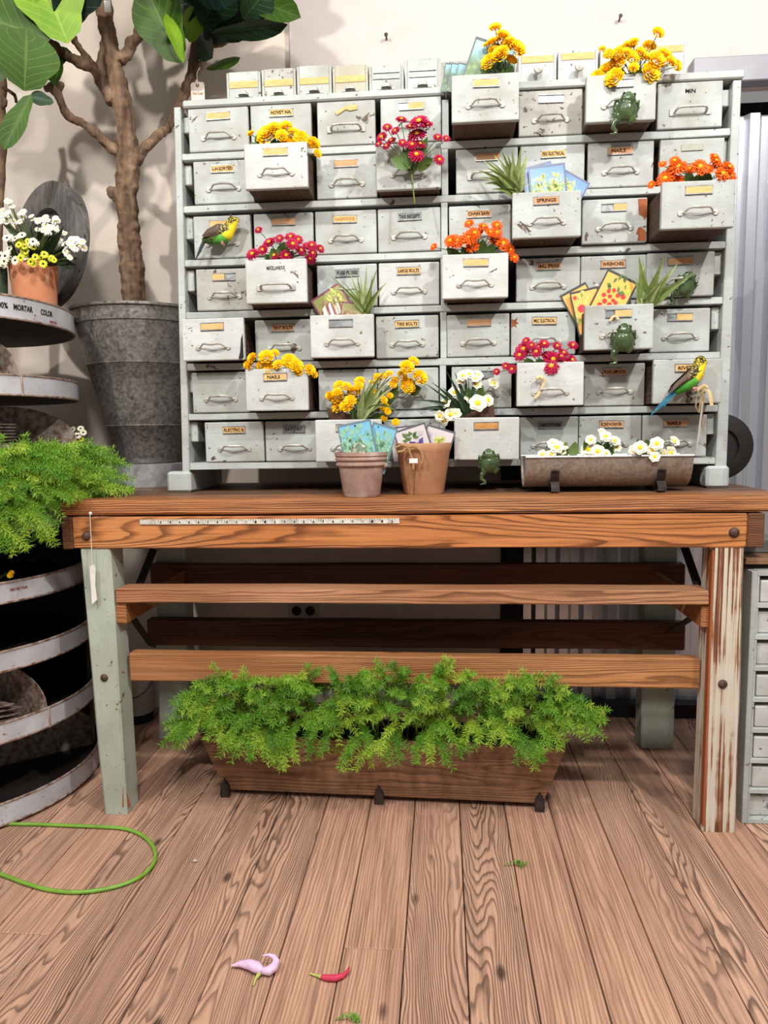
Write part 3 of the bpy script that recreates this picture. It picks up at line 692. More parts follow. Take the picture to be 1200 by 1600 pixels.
# ================================================================== round bin tower at the left
CX, CY, CR = -1.494, 2.016, .40
tower = thing('bin_tower', 'tall round tower of stacked metal bin trays left of the bench', 'bin tower', (CX, CY, 0))
mb = MB(); mb.tube([(CX, CY, .0), (CX, CY, 1.44)], .022, 14); obj('pole', mb, 'iron', tower, True)
TR = [1.428, 1.222, 1.035, .85, .672, .487, .292, .070]; TH = [.060, .054, .054, .052, .056, .056, .056, .062]
t = NT('rim_worn'); n = t.noise(t.coord(), 60, 4); t.done(t.ramp(n, (.35, lin((120, 84, 66))), (.6, lin((176, 160, 148)))), .5, .3)
for i, (zt, th) in enumerate(zip(TR, TH)):
    z0 = zt-th; mb = MB()
    mb.lathe([(CR, z0), (CR, zt)], 96, Matrix.Translation((CX, CY, 0)))
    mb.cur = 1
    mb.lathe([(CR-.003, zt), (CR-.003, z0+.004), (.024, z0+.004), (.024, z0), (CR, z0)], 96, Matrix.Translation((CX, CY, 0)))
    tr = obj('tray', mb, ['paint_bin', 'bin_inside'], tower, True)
    for zz_ in (zt, z0+.002):
        mb = MB(); pts = [(CX+(CR-.001)*math.cos(a), CY+(CR-.001)*math.sin(a), zz_) for a in [2*PI*j/96 for j in range(97)]]
        mb.tube(pts, .0036, 6, False); obj('lip', mb, 'rim_worn', tr, True)
    ph0 = {1: -22, 2: 18, 6: -20}.get(i, 40+i*17)
    for kk in {1: (0, 3), 2: (0, 2), 6: (0, 3), 7: (2, 4)}.get(i, ()):          # fins that part the tray into wedges
        a = R(ph0+60*kk); h = min(.165, (TR[i-1]-TH[i-1])-z0-.012)
        prof = [(.024, 0), (CR-.006, 0), (CR-.006, th)]+[(CR-.006-(CR-.03)*.55*(1-math.cos(u)), th+(h-th)*math.sin(u)) for u in [PI/2*j/8 for j in range(1, 9)]]+[(.024, h)]
        d = Vector((math.cos(a), math.sin(a), 0)); nn = Vector((-d.y, d.x, 0))*.0016
        mb = MB(); npt = len(prof); base = Vector((CX, CY, z0+.0045))
        vs = [base+d*r+Vector((0, 0, z))+nn for r, z in prof]+[base+d*r+Vector((0, 0, z))-nn for r, z in prof]
        mb.add(vs, [list(range(npt)), list(range(npt, 2*npt))[::-1]]+[(j, j+npt, (j+1) % npt+npt, (j+1) % npt) for j in range(npt)])
        obj('fin', mb, 'rim_worn', tr)
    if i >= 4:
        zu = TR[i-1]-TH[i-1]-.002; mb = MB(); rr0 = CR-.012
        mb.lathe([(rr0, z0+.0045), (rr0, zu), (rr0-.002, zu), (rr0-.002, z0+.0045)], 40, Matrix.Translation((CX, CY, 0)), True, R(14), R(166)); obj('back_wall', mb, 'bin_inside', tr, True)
    if i in (1, 2, 6):
        a = R(ph0); d = Vector((math.cos(a), math.sin(a), 0)); p = Vector((CX, CY, 0))+d*(CR+.0012)
        mb = MB(); mb.tube([p+Vector((0, 0, z0)), p+Vector((0, 0, zt))], .003, 6); obj('seam', mb, 'rim_worn', tr)
    if i == 0:
        for s_, aa, w_, dz in (('100%', -28, .032, .002), ('MORTAR', -19, .060, .002), ('COLOR', -7, .050, .002), ('MORTAR', -3, .034, -.019)):
            a = R(aa); d = Vector((math.cos(a), math.sin(a), 0)); me = text_mesh(s_, .02).copy(); me.materials.append(MATS['ink' if dz > -.01 else 'ink_red'])
            xs = [v.co.x for v in me.vertices]; kx = w_/(max(xs)-min(xs))
            for v in me.vertices:
                v.co.x *= kx; v.co.y *= 1.05 if dz > -.01 else .5
                v.co.z = -(v.co.x**2)/(2*CR)
            o = bpy.data.objects.new('lettering', me); C.objects.link(o); o.parent = tr
            p = Vector((CX, CY, (zt+z0)/2+dz))+d*(CR+.0012)
            Mx = Matrix((Vector((-d.y, d.x, 0)), Vector((0, 0, 1)), d)).transposed().to_4x4()
            o.matrix_local = Matrix.Translation(p-WL[tr]) @ Mx
    if i == 4:
        a = R(-29); d = Vector((math.cos(a), math.sin(a), 0)); me = text_mesh('MORTAR', .02).copy(); me.materials.append(MATS['ink_red'])
        for v in me.vertices: v.co.x *= .6; v.co.y *= .5; v.co.z = -(v.co.x**2)/(2*CR)
        o = bpy.data.objects.new('lettering', me); C.objects.link(o); o.parent = tr
        o.matrix_local = Matrix.Translation(Vector((CX, CY, (zt+z0)/2+.006))+d*(CR+.0012)-WL[tr]) @ Matrix((Vector((-d.y, d.x, 0)), Vector((0, 0, 1)), d)).transposed().to_4x4()
# loose sheet plates
def plate_mesh():
    mb = MB(); pol = [(0, 0)]+[(.235*math.cos(u), .235*math.sin(u)) for u in [PI/2*.62*j/10 for j in range(11)]]
    n = len(pol); vs = [(x, y, 0) for x, y in pol]+[(x, y, .0022) for x, y in pol]
    mb.add(vs, [list(range(n))[::-1], list(range(n, 2*n))]+[(j, (j+1) % n, (j+1) % n+n, j+n) for j in range(n)])
    return mesh_of('plate', mb, 'rim_worn')
PL = plate_mesh()
ORD = ['lowest', 'second lowest', 'third lowest', 'fourth lowest', 'fifth lowest', 'sixth lowest', 'middle', 'sixth highest', 'fifth highest', 'fourth highest', 'third highest', 'second highest', 'topmost']
for k_ in range(13):
    rr = random.Random(k_); o = bpy.data.objects.new('sheet_plate', PL); C.objects.link(o)
    o.location = (CX+.07, CY-.075+rr.uniform(-.008, .008), TR[2]-TH[2]+.006+k_*.0088); o.rotation_euler = (0, 0, R(-58)+rr.uniform(-.05, .05))
    tag(o, ORD[k_]+' thin sheet plate in the flat stack on the third bin tray', 'metal plate', 'flat stack of sheet plates')
for k_ in range(9):
    rr = random.Random(k_+50); o = bpy.data.objects.new('sheet_plate', PL); C.objects.link(o)
    o.location = (CX+.06+k_*.002, CY-.09-k_*.003, TR[6]-TH[6]+.008+k_*.0095); o.rotation_euler = (R(-5), R(-6), R(-72)+rr.uniform(-.12, .12))
    tag(o, (ORD[:4]+['middle']+ORD[-4:])[k_]+' thin sheet plate in the slumped heap on the lower bin tray', 'metal plate', 'slumped heap of sheet plates')

# ------------------------------------------------------------------ pots
def terracotta(name, a, b, c_, sc=45):
    t = NT(name); v = t.coord(); n = t.noise(v, 14, 6, .65); f = t.noise(v, sc*3, 3)
    c = t.ramp(n, (.3, lin(a)), (.52, lin(b)), (.72, lin(c_))); t.bump(f, .35, .0015); return t.done(c, .85, 0, .2)
terracotta('clay_orange', (196, 124, 88), (208, 138, 100), (216, 158, 124)); terracotta('clay_tan', (172, 124, 92), (186, 138, 104), (200, 156, 124))
terracotta('clay_pink', (146, 114, 102), (170, 142, 130), (206, 188, 178)); flat('glaze_green', (72, 96, 82), .35, .5, .2, 12); flat('soil', (40, 30, 24), .95, .1, .4, 40)
def pot(name, label, c, prof, mat, soil_z, n=32, cat='pot'):
    t = thing(name, label, cat, c); T = Matrix.Translation(c)
    mb = MB(); mb.lathe(prof, n, T); obj('body', mb, mat, t, True)
    rs = [r for r, z in prof if abs(z-soil_z) < .03 and r > 0]
    mb = MB(); mb.lathe([(0, soil_z), (min(rs)-.004, soil_z)], n, T); obj('soil', mb, 'soil', t); return t
pz = TR[0]-TH[0]+.0045
PY_ = 2.10; c = at(54, 450, PY_); c.z = pz; top = at(54, 414, PY_).z-pz; r_ = 34*PY_/FPX
pot('terracotta_pot', 'orange clay pot of daisies on the top bin tray', c, [(0, 0), (r_*.9, 0), (r_*.98, top*.72), (r_*1.02, top*.76), (r_*1.04, top), (r_*.95, top), (r_*.92, top*.8), (0, top*.78)], 'clay_orange', top*.8)
DPOT = Vector((c.x, c.y, pz+top))
c = at(-19, 445, 2.06); c.z = pz; top2 = at(0, 416, 2.06).z-pz
pot('glazed_pot', 'dark green glazed pot at the left edge of the top bin tray', c, [(0, 0), (.046, 0), (.054, top2*.9), (.054, top2), (.048, top2), (.046, top2*.8), (0, top2*.78)], 'glaze_green', top2*.8)
# big round lid leaning behind the daisies
n_ = Vector((-.52, -.84, .10)).normalized(); dc = at(73, 384, 2.30); rD = .199
disc = thing('metal_disc', 'large dark round metal lid leaning behind the daisy pot', 'metal disc', (dc.x, dc.y, pz)); T = Matrix.Translation(dc) @ orient(n_)
mb = MB(); mb.lathe([(0, -.03), (rD, -.03), (rD+.002, -.015), (rD, .012), (rD-.004, .014), (.116, .010)], 64, T); obj('rim_ring', mb, 'disc_metal', disc, True)
mb = MB(); mb.lathe([(.1155, .010), (.112, .004), (.112, -.012), (.055, -.014), (.052, -.008), (0, -.006)], 48, T); obj('recess', mb, 'disc_metal', disc, True)
for kk in range(12):
    a = 2*PI*kk/12; mb = MB(); p = T @ Vector(((rD+.002)*math.cos(a), (rD+.002)*math.sin(a), -.012)); mb.ball(p, .003, .003, .003, 6, 4); obj('rivet', mb, 'iron', disc)

P1 = atz(566, 776, BZ); c = Vector((at(565, 750, 1.885).x, 1.884, BZ)); h1 = at(562, 706, 1.884).z-BZ; s_ = 1.884/FPX
pot('ridged_pot', 'pinkish ridged clay pot with blue cards on the bench edge', c, [(0, 0), (27*s_, 0), (29*s_, .004), (34.5*s_, h1*.60), (35.5*s_, h1*.69), (39.5*s_, h1*.71), (39.5*s_, h1*.75), (38*s_, h1*.77), (38.5*s_, h1*.81), (41*s_, h1*.83), (41*s_, h1*.87), (39.5*s_, h1*.89), (41.5*s_, h1*.92), (41.5*s_, h1), (37*s_, h1), (35*s_, h1*.7), (0, h1*.68)], 'clay_pink', h1*.7, 40)
POT1 = c.copy(); POT1.z += h1
mb = MB(); p = c+Vector((37*s_, -.010, h1*.70)); mb.ball(p, .009, .008, .007); hh_ = obj('lug', mb, 'clay_pink', [o for o in C.objects if o.name.startswith('ridged_pot')][0], True)
c = Vector((at(662, 735, 1.965).x, 1.968, BZ)); h2 = at(662, 692, 1.968).z-BZ; s_ = 1.968/FPX
p2 = pot('clay_pot', 'tan clay pot tied with a twine bow on the bench', c, [(0, 0), (30*s_, 0), (31.5*s_, .004), (41*s_, h2*.84), (42*s_, h2*.86), (43*s_, h2*.98), (42.5*s_, h2), (38*s_, h2), (36*s_, h2*.7), (0, h2*.68)], 'clay_tan', h2*.7, 40)
POT2 = c.copy(); POT2.z += h2
flat('twine', (186, 148, 100), .9, .1, .3, 200); flat('raffia', (224, 200, 150), .8, .2, .2, 60)
bow = thing('twine_bow', 'brown twine bow with a tiny white tag on the tan clay pot', 'twine', at(640, 705, 1.90))
def pxt(name, pts, Y, r, mat, parent, n=6, flatz=None):
    mb = MB(); P = [at(a, b, (y[0] if (y := rest) else Y)) for a, b, *rest in pts]; mb.tube(P, r, n, True, flatz); return obj(name, mb, mat, parent, True)
F2 = 1.885
pxt('loop', [(637, 698), (628, 695), (619, 699), (621, 706), (630, 705), (638, 698)], F2, .0036, 'twine', bow)
pxt('loop', [(637, 698), (648, 697), (657, 703), (661, 715), (659, 724)], F2, .0036, 'twine', bow)
pxt('strand', [(637, 698, F2), (640, 706, F2), (642, 720, F2+.004), (641, 745, F2+.014), (643, 774, F2+.027)], F2, .0022, 'twine', bow)
pxt('strand', [(637, 698), (642, 711), (645, 720), (646, 733)], F2-.002, .003, 'twine', bow)
mb = MB(); p = at(646, 720, F2-.005); mb.box(p.x-.011, p.x+.011, p.y-.0006, p.y+.0002, p.z-.006, p.z+.006); obj('tag', mb, 'tag_white', bow)

# ------------------------------------------------------------------ galvanised bucket with the tree
BKY = 2.385; bx = at(226, 600, BKY).x; bz0 = at(236, 723, BKY).z; bz1 = at(222, 489, BKY).z
mb = MB(); mb.lathe([(0, 0), (.118, 0), (.118, bz0-BZ-.004), (.112, bz0-BZ-.001), (0, bz0-BZ-.001)], 48, Matrix.Translation((bx, BKY, BZ+.0005)))
tag(obj('galvanised_drum', mb, 'galv', None, True), 'short shiny galvanised drum carrying the tall bucket', 'drum')
bk = thing('galvanised_bucket', 'tall tapered mottled galvanised bucket holding the tree', 'bucket', (bx, BKY, bz0)); hb = bz1-bz0; rt = (226-122)*BKY/FPX; rb = .094
def rad(t): return rb+(rt-rb)*t**.93
pr = [(0, 0), (rb-.004, 0), (rb, .003)]
for tt in (.08, .245, .25, .255, .45, .64, .645, .65, .85, .975): pr.append((rad(tt)+(.0028 if tt in (.25, .645) else 0), hb*tt))
pr += [(rt+.004, hb*.985), (rt+.004, hb), (rt-.003, hb), (rt-.008, hb*.9), (0, hb*.9)]
mb = MB(); mb.lathe(pr, 64, Matrix.Translation((bx, BKY, bz0+.0005))); obj('body', mb, 'galv_dark', bk, True)
mb = MB(); mb.lathe([(0, hb*.905), (rad(.9)-.006, hb*.905)], 40, Matrix.Translation((bx, BKY, bz0))); obj('soil', mb, 'soil', bk)

t = NT('bark'); v = t.coord((30, 30, 3.5)); n = t.noise(v, 1, 5, .6, .4); v2 = t.coord(); m_ = t.noise(v2, 16, 5, .6)
c = t.mix(t.ramp(n, (.35, K(0)), (.68, K(1))), lin((76, 58, 46)), lin((138, 112, 90))); c = t.mix(t.math('MULTIPLY', t.ramp(m_, (.5, K(0)), (.7, K(1))), .5), c, lin((168, 140, 110)))
t.bump(t.math('ADD', n, m_), .8, .006); t.done(c, .85, 0, .2)
tree = thing('fig_tree', 'fiddle leaf fig tree with knobbly brown trunk in the tall bucket', 'tree', (at(212, 500, 2.30).x, 2.36, bz0+hb*.9))
TS = 2.33/FPX
def limb(pts, Y=2.33, wob=.003, n=12, sub=3):
    P = []; Rr = []
    for i in range(len(pts)-1):
        x0, y0, r0 = pts[i][:3]; x1, y1, r1 = pts[i+1][:3]; d0 = pts[i][3] if len(pts[i]) > 3 else 0; d1 = pts[i+1][3] if len(pts[i+1]) > 3 else 0
        for j in range(sub):
            u = j/sub; p = at(x0+(x1-x0)*u, y0+(y1-y0)*u, Y+d0+(d1-d0)*u); q = p*30
            P.append(p+Vector((mnoise.noise(q), mnoise.noise(q+Vector((7, 1, 3))), 0))*wob); Rr.append((r0+(r1-r0)*u)*TS*(1+.18*mnoise.noise(q*1.3)))
    l = pts[-1]; P.append(at(l[0], l[1], Y+(l[3] if len(l) > 3 else 0))); Rr.append(l[2]*TS); return P, Rr
mb = MB()
for pts in ([(213, 520, 18), (211, 480, 17), (208, 445, 18), (205, 405, 18), (201, 365, 16), (200, 335, 16), (197, 302, 17), (200, 265, 17), (200, 235, 15.5), (197, 195, 14), (190, 155, 15), (180, 115, 13), (174, 75, 11), (166, 40, 12), (160, 5, 14), (152, -40, 14), (140, -120, 12)],
            [(197, 312, 14), (184, 305, 12), (174, 300, 9), (168, 298, 6)], [(190, 240, 9), (170, 228, 8), (150, 208, 7, -.02), (128, 193, 6, -.03), (105, 180, 6, -.04), (97, 165, 6, -.05), (90, 148, 6, -.05), (84, 135, 8, -.05), (70, 140, 5, -.05)], [(92, 140, 6, -.05), (98, 130, 4, -.06)],
            [(178, 160, 11), (160, 130, 9), (148, 108, 8, -.03), (125, 98, 8, -.06), (105, 88, 6, -.08), (78, 66, 6, -.10), (50, 55, 4, -.12)], [(148, 106, 7, -.02), (132, 85, 5, -.05), (118, 66, 5, -.08), (106, 45, 4, -.10), (100, 0, 4, -.1)],
            [(160, 120, 6), (158, 100, 7), (165, 70, 8), (172, 50, 9)], [(188, 95, 9), (200, 82, 9), (206, 66, 9), (216, 58, 7), (217, 30, 5), (214, -10, 5)],
            [(212, 252, 10), (226, 232, 8), (245, 214, 7, .05), (262, 200, 7, .12), (276, 178, 8, .16), (288, 150, 9, .17), (300, 110, 8, .17), (309, 60, 8, .15), (314, 10, 8, .12), (318, -60, 8, .1)],
            [(302, 120, 7, .17), (318, 95, 5, .16), (328, 70, 6, .15), (348, 68, 5, .14), (370, 48, 4, .12), (390, 10, 4, .1)]):
    P, Rr = limb(pts); mb.tube(P, Rr, 12)
tr_ = obj('trunk', mb, 'bark', tree, True)
mdf = tr_.modifiers.new('remesh', 'REMESH'); mdf.mode = 'VOXEL'; mdf.voxel_size = .0045; mdf.use_smooth_shade = True
tx = bpy.data.textures.new('barkbump', 'CLOUDS'); tx.noise_scale = .02; md2 = tr_.modifiers.new('d', 'DISPLACE'); md2.texture = tx; md2.strength = .012; md2.mid_level = .5

def leafmat(name, top, vein, under, gloss=.5):
    t = NT(name); tc = t.n('TexCoord'); sp = t.n('SeparateXYZ', n_0=tc.outputs['UV']); u, v = sp.outputs[0], sp.outputs[1]
    au = t.math('ABSOLUTE', t.math('SUBTRACT', u, .5))
    mid = t.ramp(au, (.012, K(1)), (.03, K(0)))
    sidev = t.math('FRACT', t.math('MULTIPLY', t.math('SUBTRACT', v, t.math('MULTIPLY', au, .55)), 7.0))
    sv = t.ramp(t.math('ABSOLUTE', t.math('SUBTRACT', sidev, .5)), (.03, K(.8)), (.08, K(0)))
    f = t.math('MAXIMUM', mid, sv); n = t.noise(tc.outputs['Object'], 9, 4)
    c = t.mix(t.ramp(n, (.3, K(0)), (.7, K(1))), lin(top), lin(under)); c = t.mix(t.math('MULTIPLY', f, .45), c, lin(vein))
    t.bump(f, .25, .002); t.b.inputs['Transmission Weight'].default_value = 0
    return t.done(c, gloss, 0, .3)
leafmat('leaf_bright', (128, 164, 30), (164, 184, 74), (92, 134, 20)); leafmat('leaf_mid', (62, 96, 18), (110, 132, 54), (46, 76, 14)); leafmat('leaf_dark', (28, 58, 28), (76, 104, 54), (18, 42, 24), .42); leafmat('leaf_deep', (20, 46, 36), (54, 84, 60), (14, 34, 28), .42)
def leaf(parent, base, tip, width, mat, fold=.18, droop=.12, roll=0.0, fiddle=True, nu=10, nv=6, name='leaf', wave=.0):
    base, tip = Vector(base), Vector(tip); d = tip-base; L = d.length; d = d/L
    view = (CAM-base).normalized(); side = d.cross(view).normalized(); nrm = side.cross(d).normalized()
    Rm = Matrix.Rotation(roll, 3, d); side = Rm @ side; nrm = Rm @ nrm
    vs = []; fs = []; uv = []
    for i in range(nu+1):
        t = i/nu
        wv = math.sin(PI*min(1, t**.85))**.75 if not fiddle else (math.sin(PI*(.06+.94*t)**1.35)**.55)*(1-.16*math.exp(-((t-.30)/.12)**2))
        if i in (0, nu): wv = .03
        for j in range(nv+1):
            s = (j/nv-.5)*2
            vs.append(base+d*(L*t)+side*(s*wv*width*.5)+nrm*(abs(s)*fold*wv*width*.5-droop*L*t*t+wave*width*math.sin(t*14+s*2)*abs(s))); uv.append((j/nv, t))
    for i in range(nu):
        for j in range(nv): fs.append((i*(nv+1)+j, i*(nv+1)+j+1, (i+1)*(nv+1)+j+1, (i+1)*(nv+1)+j))
    mb = MB(); mb.add(vs, fs); o = obj(name, mb, mat, parent, 'all')
    ul = o.data.uv_layers.new(name='UVMap')
    for l in o.data.loops: ul.data[l.index].uv = uv[l.vertex_index]
    return o
for bx_, by_, tx_, ty_, wd, Y, mt, roll, fold in (
    (106, 68, 56, -60, 104, 2.16, 'leaf_bright', .1, .2), (38, 142, 42, 44, 96, 2.12, 'leaf_mid', .0, .1), (78, 62, -40, 20, 84, 2.14, 'leaf_mid', .3, .15), (100, 40, 128, -70, 80, 2.18, 'leaf_deep', .2, .2), (110, 46, 122, -14, 30, 2.24, 'leaf_mid', .6, .2),
    (49, 148, 4, 232, 34, 2.12, 'leaf_mid', .4, .3), (84, 160, 46, 150, 22, 2.16, 'leaf_dark', .4, .2), (85, 130, 60, 68, 40, 2.26, 'leaf_dark', .5, .2), (112, 82, 66, 92, 30, 2.26, 'leaf_dark', .2, .2), (96, 92, 84, 132, 26, 2.25, 'leaf_mid', .9, .2),
    (283, 99, 224, -26, 78, 2.30, 'leaf_mid', -.2, .28), (286, 98, 262, 20, 30, 2.27, 'leaf_bright', .8, .1), (300, 60, 240, -20, 66, 2.42, 'leaf_dark', .3, .2), (296, 66, 306, 10, 38, 2.40, 'leaf_bright', .5, .2),
    (314, 40, 360, -40, 70, 2.36, 'leaf_dark', -.3, .2), (318, 60, 398, 12, 54, 2.42, 'leaf_deep', .2, .2), (310, 50, 330, 90, 40, 2.45, 'leaf_dark', .6, .2), (372, -10, 468, 24, 44, 2.38, 'leaf_mid', -.4, .3), (330, 52, 448, 42, 30, 2.40, 'leaf_dark', .5, .3),
    (352, 30, 412, 22, 40, 2.42, 'leaf_deep', .1, .2), (322, 108, 375, 92, 16, 2.46, 'leaf_mid', .6, .3), (330, 20, 300, -40, 60, 2.34, 'leaf_dark', .1, .2), (380, 30, 420, -20, 50, 2.36, 'leaf_dark', .0, .2), (318, 0, 262, 10, 50, 2.38, 'leaf_dark', .3, .2),
    (20, 20, -30, 70, 60, 2.2, 'leaf_dark', .2, .2), (60, 20, 10, -40, 60, 2.2, 'leaf_dark', .2, .2), (14, 60, -20, 130, 40, 2.2, 'leaf_mid', .2, .2)):
    leaf(tree, at(bx_, by_, Y), at(tx_, ty_, Y-.03), wd*Y/FPX, mt, fold, .05, roll)
rn = random.Random(21)
for k_ in range(34):
    bx_, by_ = rn.uniform(-30, 420), rn.uniform(-260, -30); a = rn.uniform(0, 6.28); l = rn.uniform(80, 120); Y = rn.uniform(2.0, 2.45)
    ty_ = min(-12, by_+l*math.sin(a)); leaf(tree, at(bx_, by_, Y), at(bx_+l*math.cos(a), ty_, Y-.05), rn.uniform(55, 80)*Y/FPX, rn.choice(['leaf_mid', 'leaf_dark', 'leaf_deep']), .2, .05, rn.uniform(-.9, .9))
for pts in ([(140, -120, 12), (120, -190, 8), (60, -260, 6)], [(140, -120, 12), (200, -200, 8), (300, -260, 6)]):
    mb = MB(); P, Rr = limb(pts); mb.tube(P, Rr, 10); obj('branch', mb, 'bark', tree, True)
# shop tags on the tree
for px, py, w_, h_, lab in ((309, 144, 21, 28, 'cream price tag hung on the tree branch above the cabinet corner'),):
    p = at(px, py, 2.03+.4-.03); tt = thing('hang_tag', lab, 'tag', p); s_ = 2.40/FPX; mb = MB()
    mb.prism([(p.x-w_*s_/2, p.z-h_*s_/2), (p.x+w_*s_/2, p.z-h_*s_/2), (p.x+w_*s_/2, p.z+h_*s_*.4), (p.x+w_*s_*.4, p.z+h_*s_/2), (p.x-w_*s_*.4, p.z+h_*s_/2), (p.x-w_*s_/2, p.z+h_*s_*.4)], p.y-.0005, p.y+.0005)
    flat('tag_cream', (236, 220, 206), .7); flat('tag_ring', (120, 70, 50), .8); cd_ = obj('card', mb, 'tag_cream', tt)
    mb = MB(); mb.lathe([(.002, 0), (.0055, 0), (.0055, .0008), (.002, .0008)], 14, Matrix.Translation((p.x, p.y-.0006, p.z+h_*s_*.34)) @ Matrix.Rotation(PI/2, 4, 'X'), True); obj('eyelet', mb, 'tag_ring', cd_)
    mb = MB(); mb.tube([p+Vector((0, -.001, h_*s_*.36)), p+Vector((.001, -.004, .055)), at(312, 105, 2.47)], .0009, 6); obj('string', mb, 'string_white', tt)
    lettering('No Leaf', cd_, p+Vector((.001, -.0009, -.004))-WL[cd_], .034, .009, 'ink_faint')
mb = MB(); p = at(168, 10, 2.285); mb.box(p.x-.010, p.x+.010, p.y-.001, p.y, p.z-.017, p.z+.017, 0); tg = obj('sticker', mb, 'tag_white', tree)
# old vine stem at the very left edge
mb = MB(); P, Rr = limb([(2, 110, 6), (6, 140, 6), (1, 165, 6), (4, 200, 7), (3, 235, 7), (-2, 300, 8), (-6, 420, 9), (-8, 480, 9)], 2.30); mb.tube(P, Rr, 10)
vn = thing('vine_stem', 'thin twisted brown stem at the left picture edge below the big leaf', 'stem', at(-8, 480, 2.30))
obj('stem', mb, 'bark', vn, True)
for pts in ([(4, 137, 3), (14, 142, 2.5), (22, 148, 2.5), (25, 160, 2)], [(3, 150, 3), (9, 158, 3), (8, 164, 3), (2, 168, 3)]):
    mb = MB(); P, Rr = limb(pts, 2.29); mb.tube(P, Rr, 8); obj('tendril', mb, 'bark', vn, True)
# black wheel at the right behind the cabinet
wc = at(1122, 698, 2.41); wr = wc.z-BZ-.0005
whl = thing('rubber_wheel', 'black rubber wheel standing behind the cabinet at its right side', 'wheel', (wc.x, 2.41, BZ)); T = Matrix.Translation((wc.x, 2.41, BZ+wr+.0005)) @ Matrix.Rotation(PI/2, 4, 'X')
mb = MB(); mb.lathe([(wr*.55, -.022), (wr*.9, -.022), (wr, -.014), (wr, .014), (wr*.9, .022), (wr*.55, .022)], 40, T, True); flat('rubber', (34, 31, 30), .6, .4, .3, 30); obj('tyre', mb, 'rubber', whl, True)
mb = MB(); mb.lathe([(0, .012), (wr*.5, .012), (wr*.548, .018), (wr*.548, -.018), (wr*.5, -.012), (0, -.012)], 32, T, True); obj('hub', mb, 'rubber', whl, True)

# ================================================================== half-round trough with iron feet
ty = 1.988; tx0, tx1 = at(821, 740, ty-.055).x, at(1083, 735, ty-.055).x; tz1 = at(950, 713, ty-.058).z; tz0 = BZ+.013
tro = thing('metal_trough', 'long half-round galvanised trough of primroses on the bench', 'trough', ((tx0+tx1)/2, ty, BZ))
def trough_sec(k=1.0, n=12):
    pts = []
    for j in range(n+1):
        a = PI+PI*j/n; pts.append((ty+.058*k*math.cos(a), tz1+(tz1-tz0)*k*math.sin(a)*(1.0)))
    return pts
mb = MB(); so, si = trough_sec(1.0), trough_sec(.965); vs = []; fs = []; m = len(so)
sec = so+si[::-1]; M2 = len(sec)
for x in (tx0, tx0+(tx1-tx0)*.33, tx0+(tx1-tx0)*.66, tx1): vs += [(x, y_, z_) for y_, z_ in sec]
for i in range(3):
    for j in range(M2): fs.append((i*M2+j, i*M2+(j+1) % M2, (i+1)*M2+(j+1) % M2, (i+1)*M2+j))
fs += [[j for j in range(M2)], [3*M2+j for j in range(M2)][::-1]]; mb.add(vs, fs); obj('shell', mb, 'galv_trough', tro, True)
for x0, x1 in ((tx0+.006, tx0+.008), (tx1-.008, tx1-.006)):
    mb = MB(); sc = trough_sec(.966); n = len(sc); mb.add([(x, y_, z_) for x in (x0, x1) for y_, z_ in sc], [list(range(n)), list(range(n, 2*n))[::-1]]+[(j, (j+1) % n, (j+1) % n+n, j+n) for j in range(n)]); obj('end_plate', mb, 'galv', tro)
for s_ in (-1, 1):
    mb = MB(); mb.tube([(tx0, ty+s_*.058, tz1), (tx1, ty+s_*.058, tz1)], .0036, 8); obj('rolled_edge', mb, 'galv', tro, True)
mb = MB(); mb.box(tx0+.01, tx1-.01, ty-.05, ty+.05, tz1-.03, tz1-.016); obj('soil', mb, 'soil', tro)
for px in (868, 1035):
    xc = at(px, 750, ty-.06).x; mb = MB(); path = [(ty-.0595, tz1-.030)]+[(ty+.0605*math.cos(a), tz1+(tz1-tz0+.0028)*math.sin(a)) for a in [PI+.42+(PI/2-.42)*j/6 for j in range(7)]]
    path = path[1:]; path += [(ty+.0605*math.cos(a), tz1+(tz1-tz0+.0028)*math.sin(a)) for a in [PI*1.5+(PI/2-.42)*j/6 for j in range(1, 7)]]
    ino = [(a, b) for a, b in path]; vs = []; fs = []
    for a, b in path:
        d = Vector((a-ty, b-tz1)).normalized(); vs += [(xc-.011, a, b), (xc+.011, a, b), (xc-.011, a+d.x*.004, b+d.y*.004), (xc+.011, a+d.x*.004, b+d.y*.004)]
    for i in range(len(path)-1):
        o_ = 4*i; fs += [(o_, o_+1, o_+5, o_+4), (o_+2, o_+6, o_+7, o_+3), (o_, o_+4, o_+6, o_+2), (o_+1, o_+3, o_+7, o_+5)]
    fs += [(0, 2, 3, 1), (len(vs)-4, len(vs)-3, len(vs)-1, len(vs)-2)]; mb.add(vs, fs)
    br = obj('bracket', mb, 'iron', tro)
    for s_ in (-1, 1):
        mb = MB(); yy = ty+s_*.046; pts = [(xc, yy, BZ+.030), (xc, yy+s_*.012, BZ+.018), (xc, yy+s_*.013, BZ+.008), (xc, yy+s_*.004, BZ+.0045), (xc, yy-s_*.012, BZ+.0045)]
        vs = []; fs = []
        for i, p in enumerate(pts): vs += [(p[0]-.011, p[1], p[2]), (p[0]+.011, p[1], p[2]), (p[0]-.011, p[1]+s_*.0035, p[2]-.003), (p[0]+.011, p[1]+s_*.0035, p[2]-.003)]
        for i in range(len(pts)-1):
            o_ = 4*i; fs += [(o_, o_+1, o_+5, o_+4), (o_+2, o_+6, o_+7, o_+3), (o_, o_+4, o_+6, o_+2), (o_+1, o_+3, o_+7, o_+5)]
        mb.add(vs, fs); obj('foot', mb, 'iron', br)
    mb = MB(); mb.ball((xc, ty-.0595, tz1-.036), .004, .003, .004, 8, 6); obj('rivet', mb, 'iron', br, True)

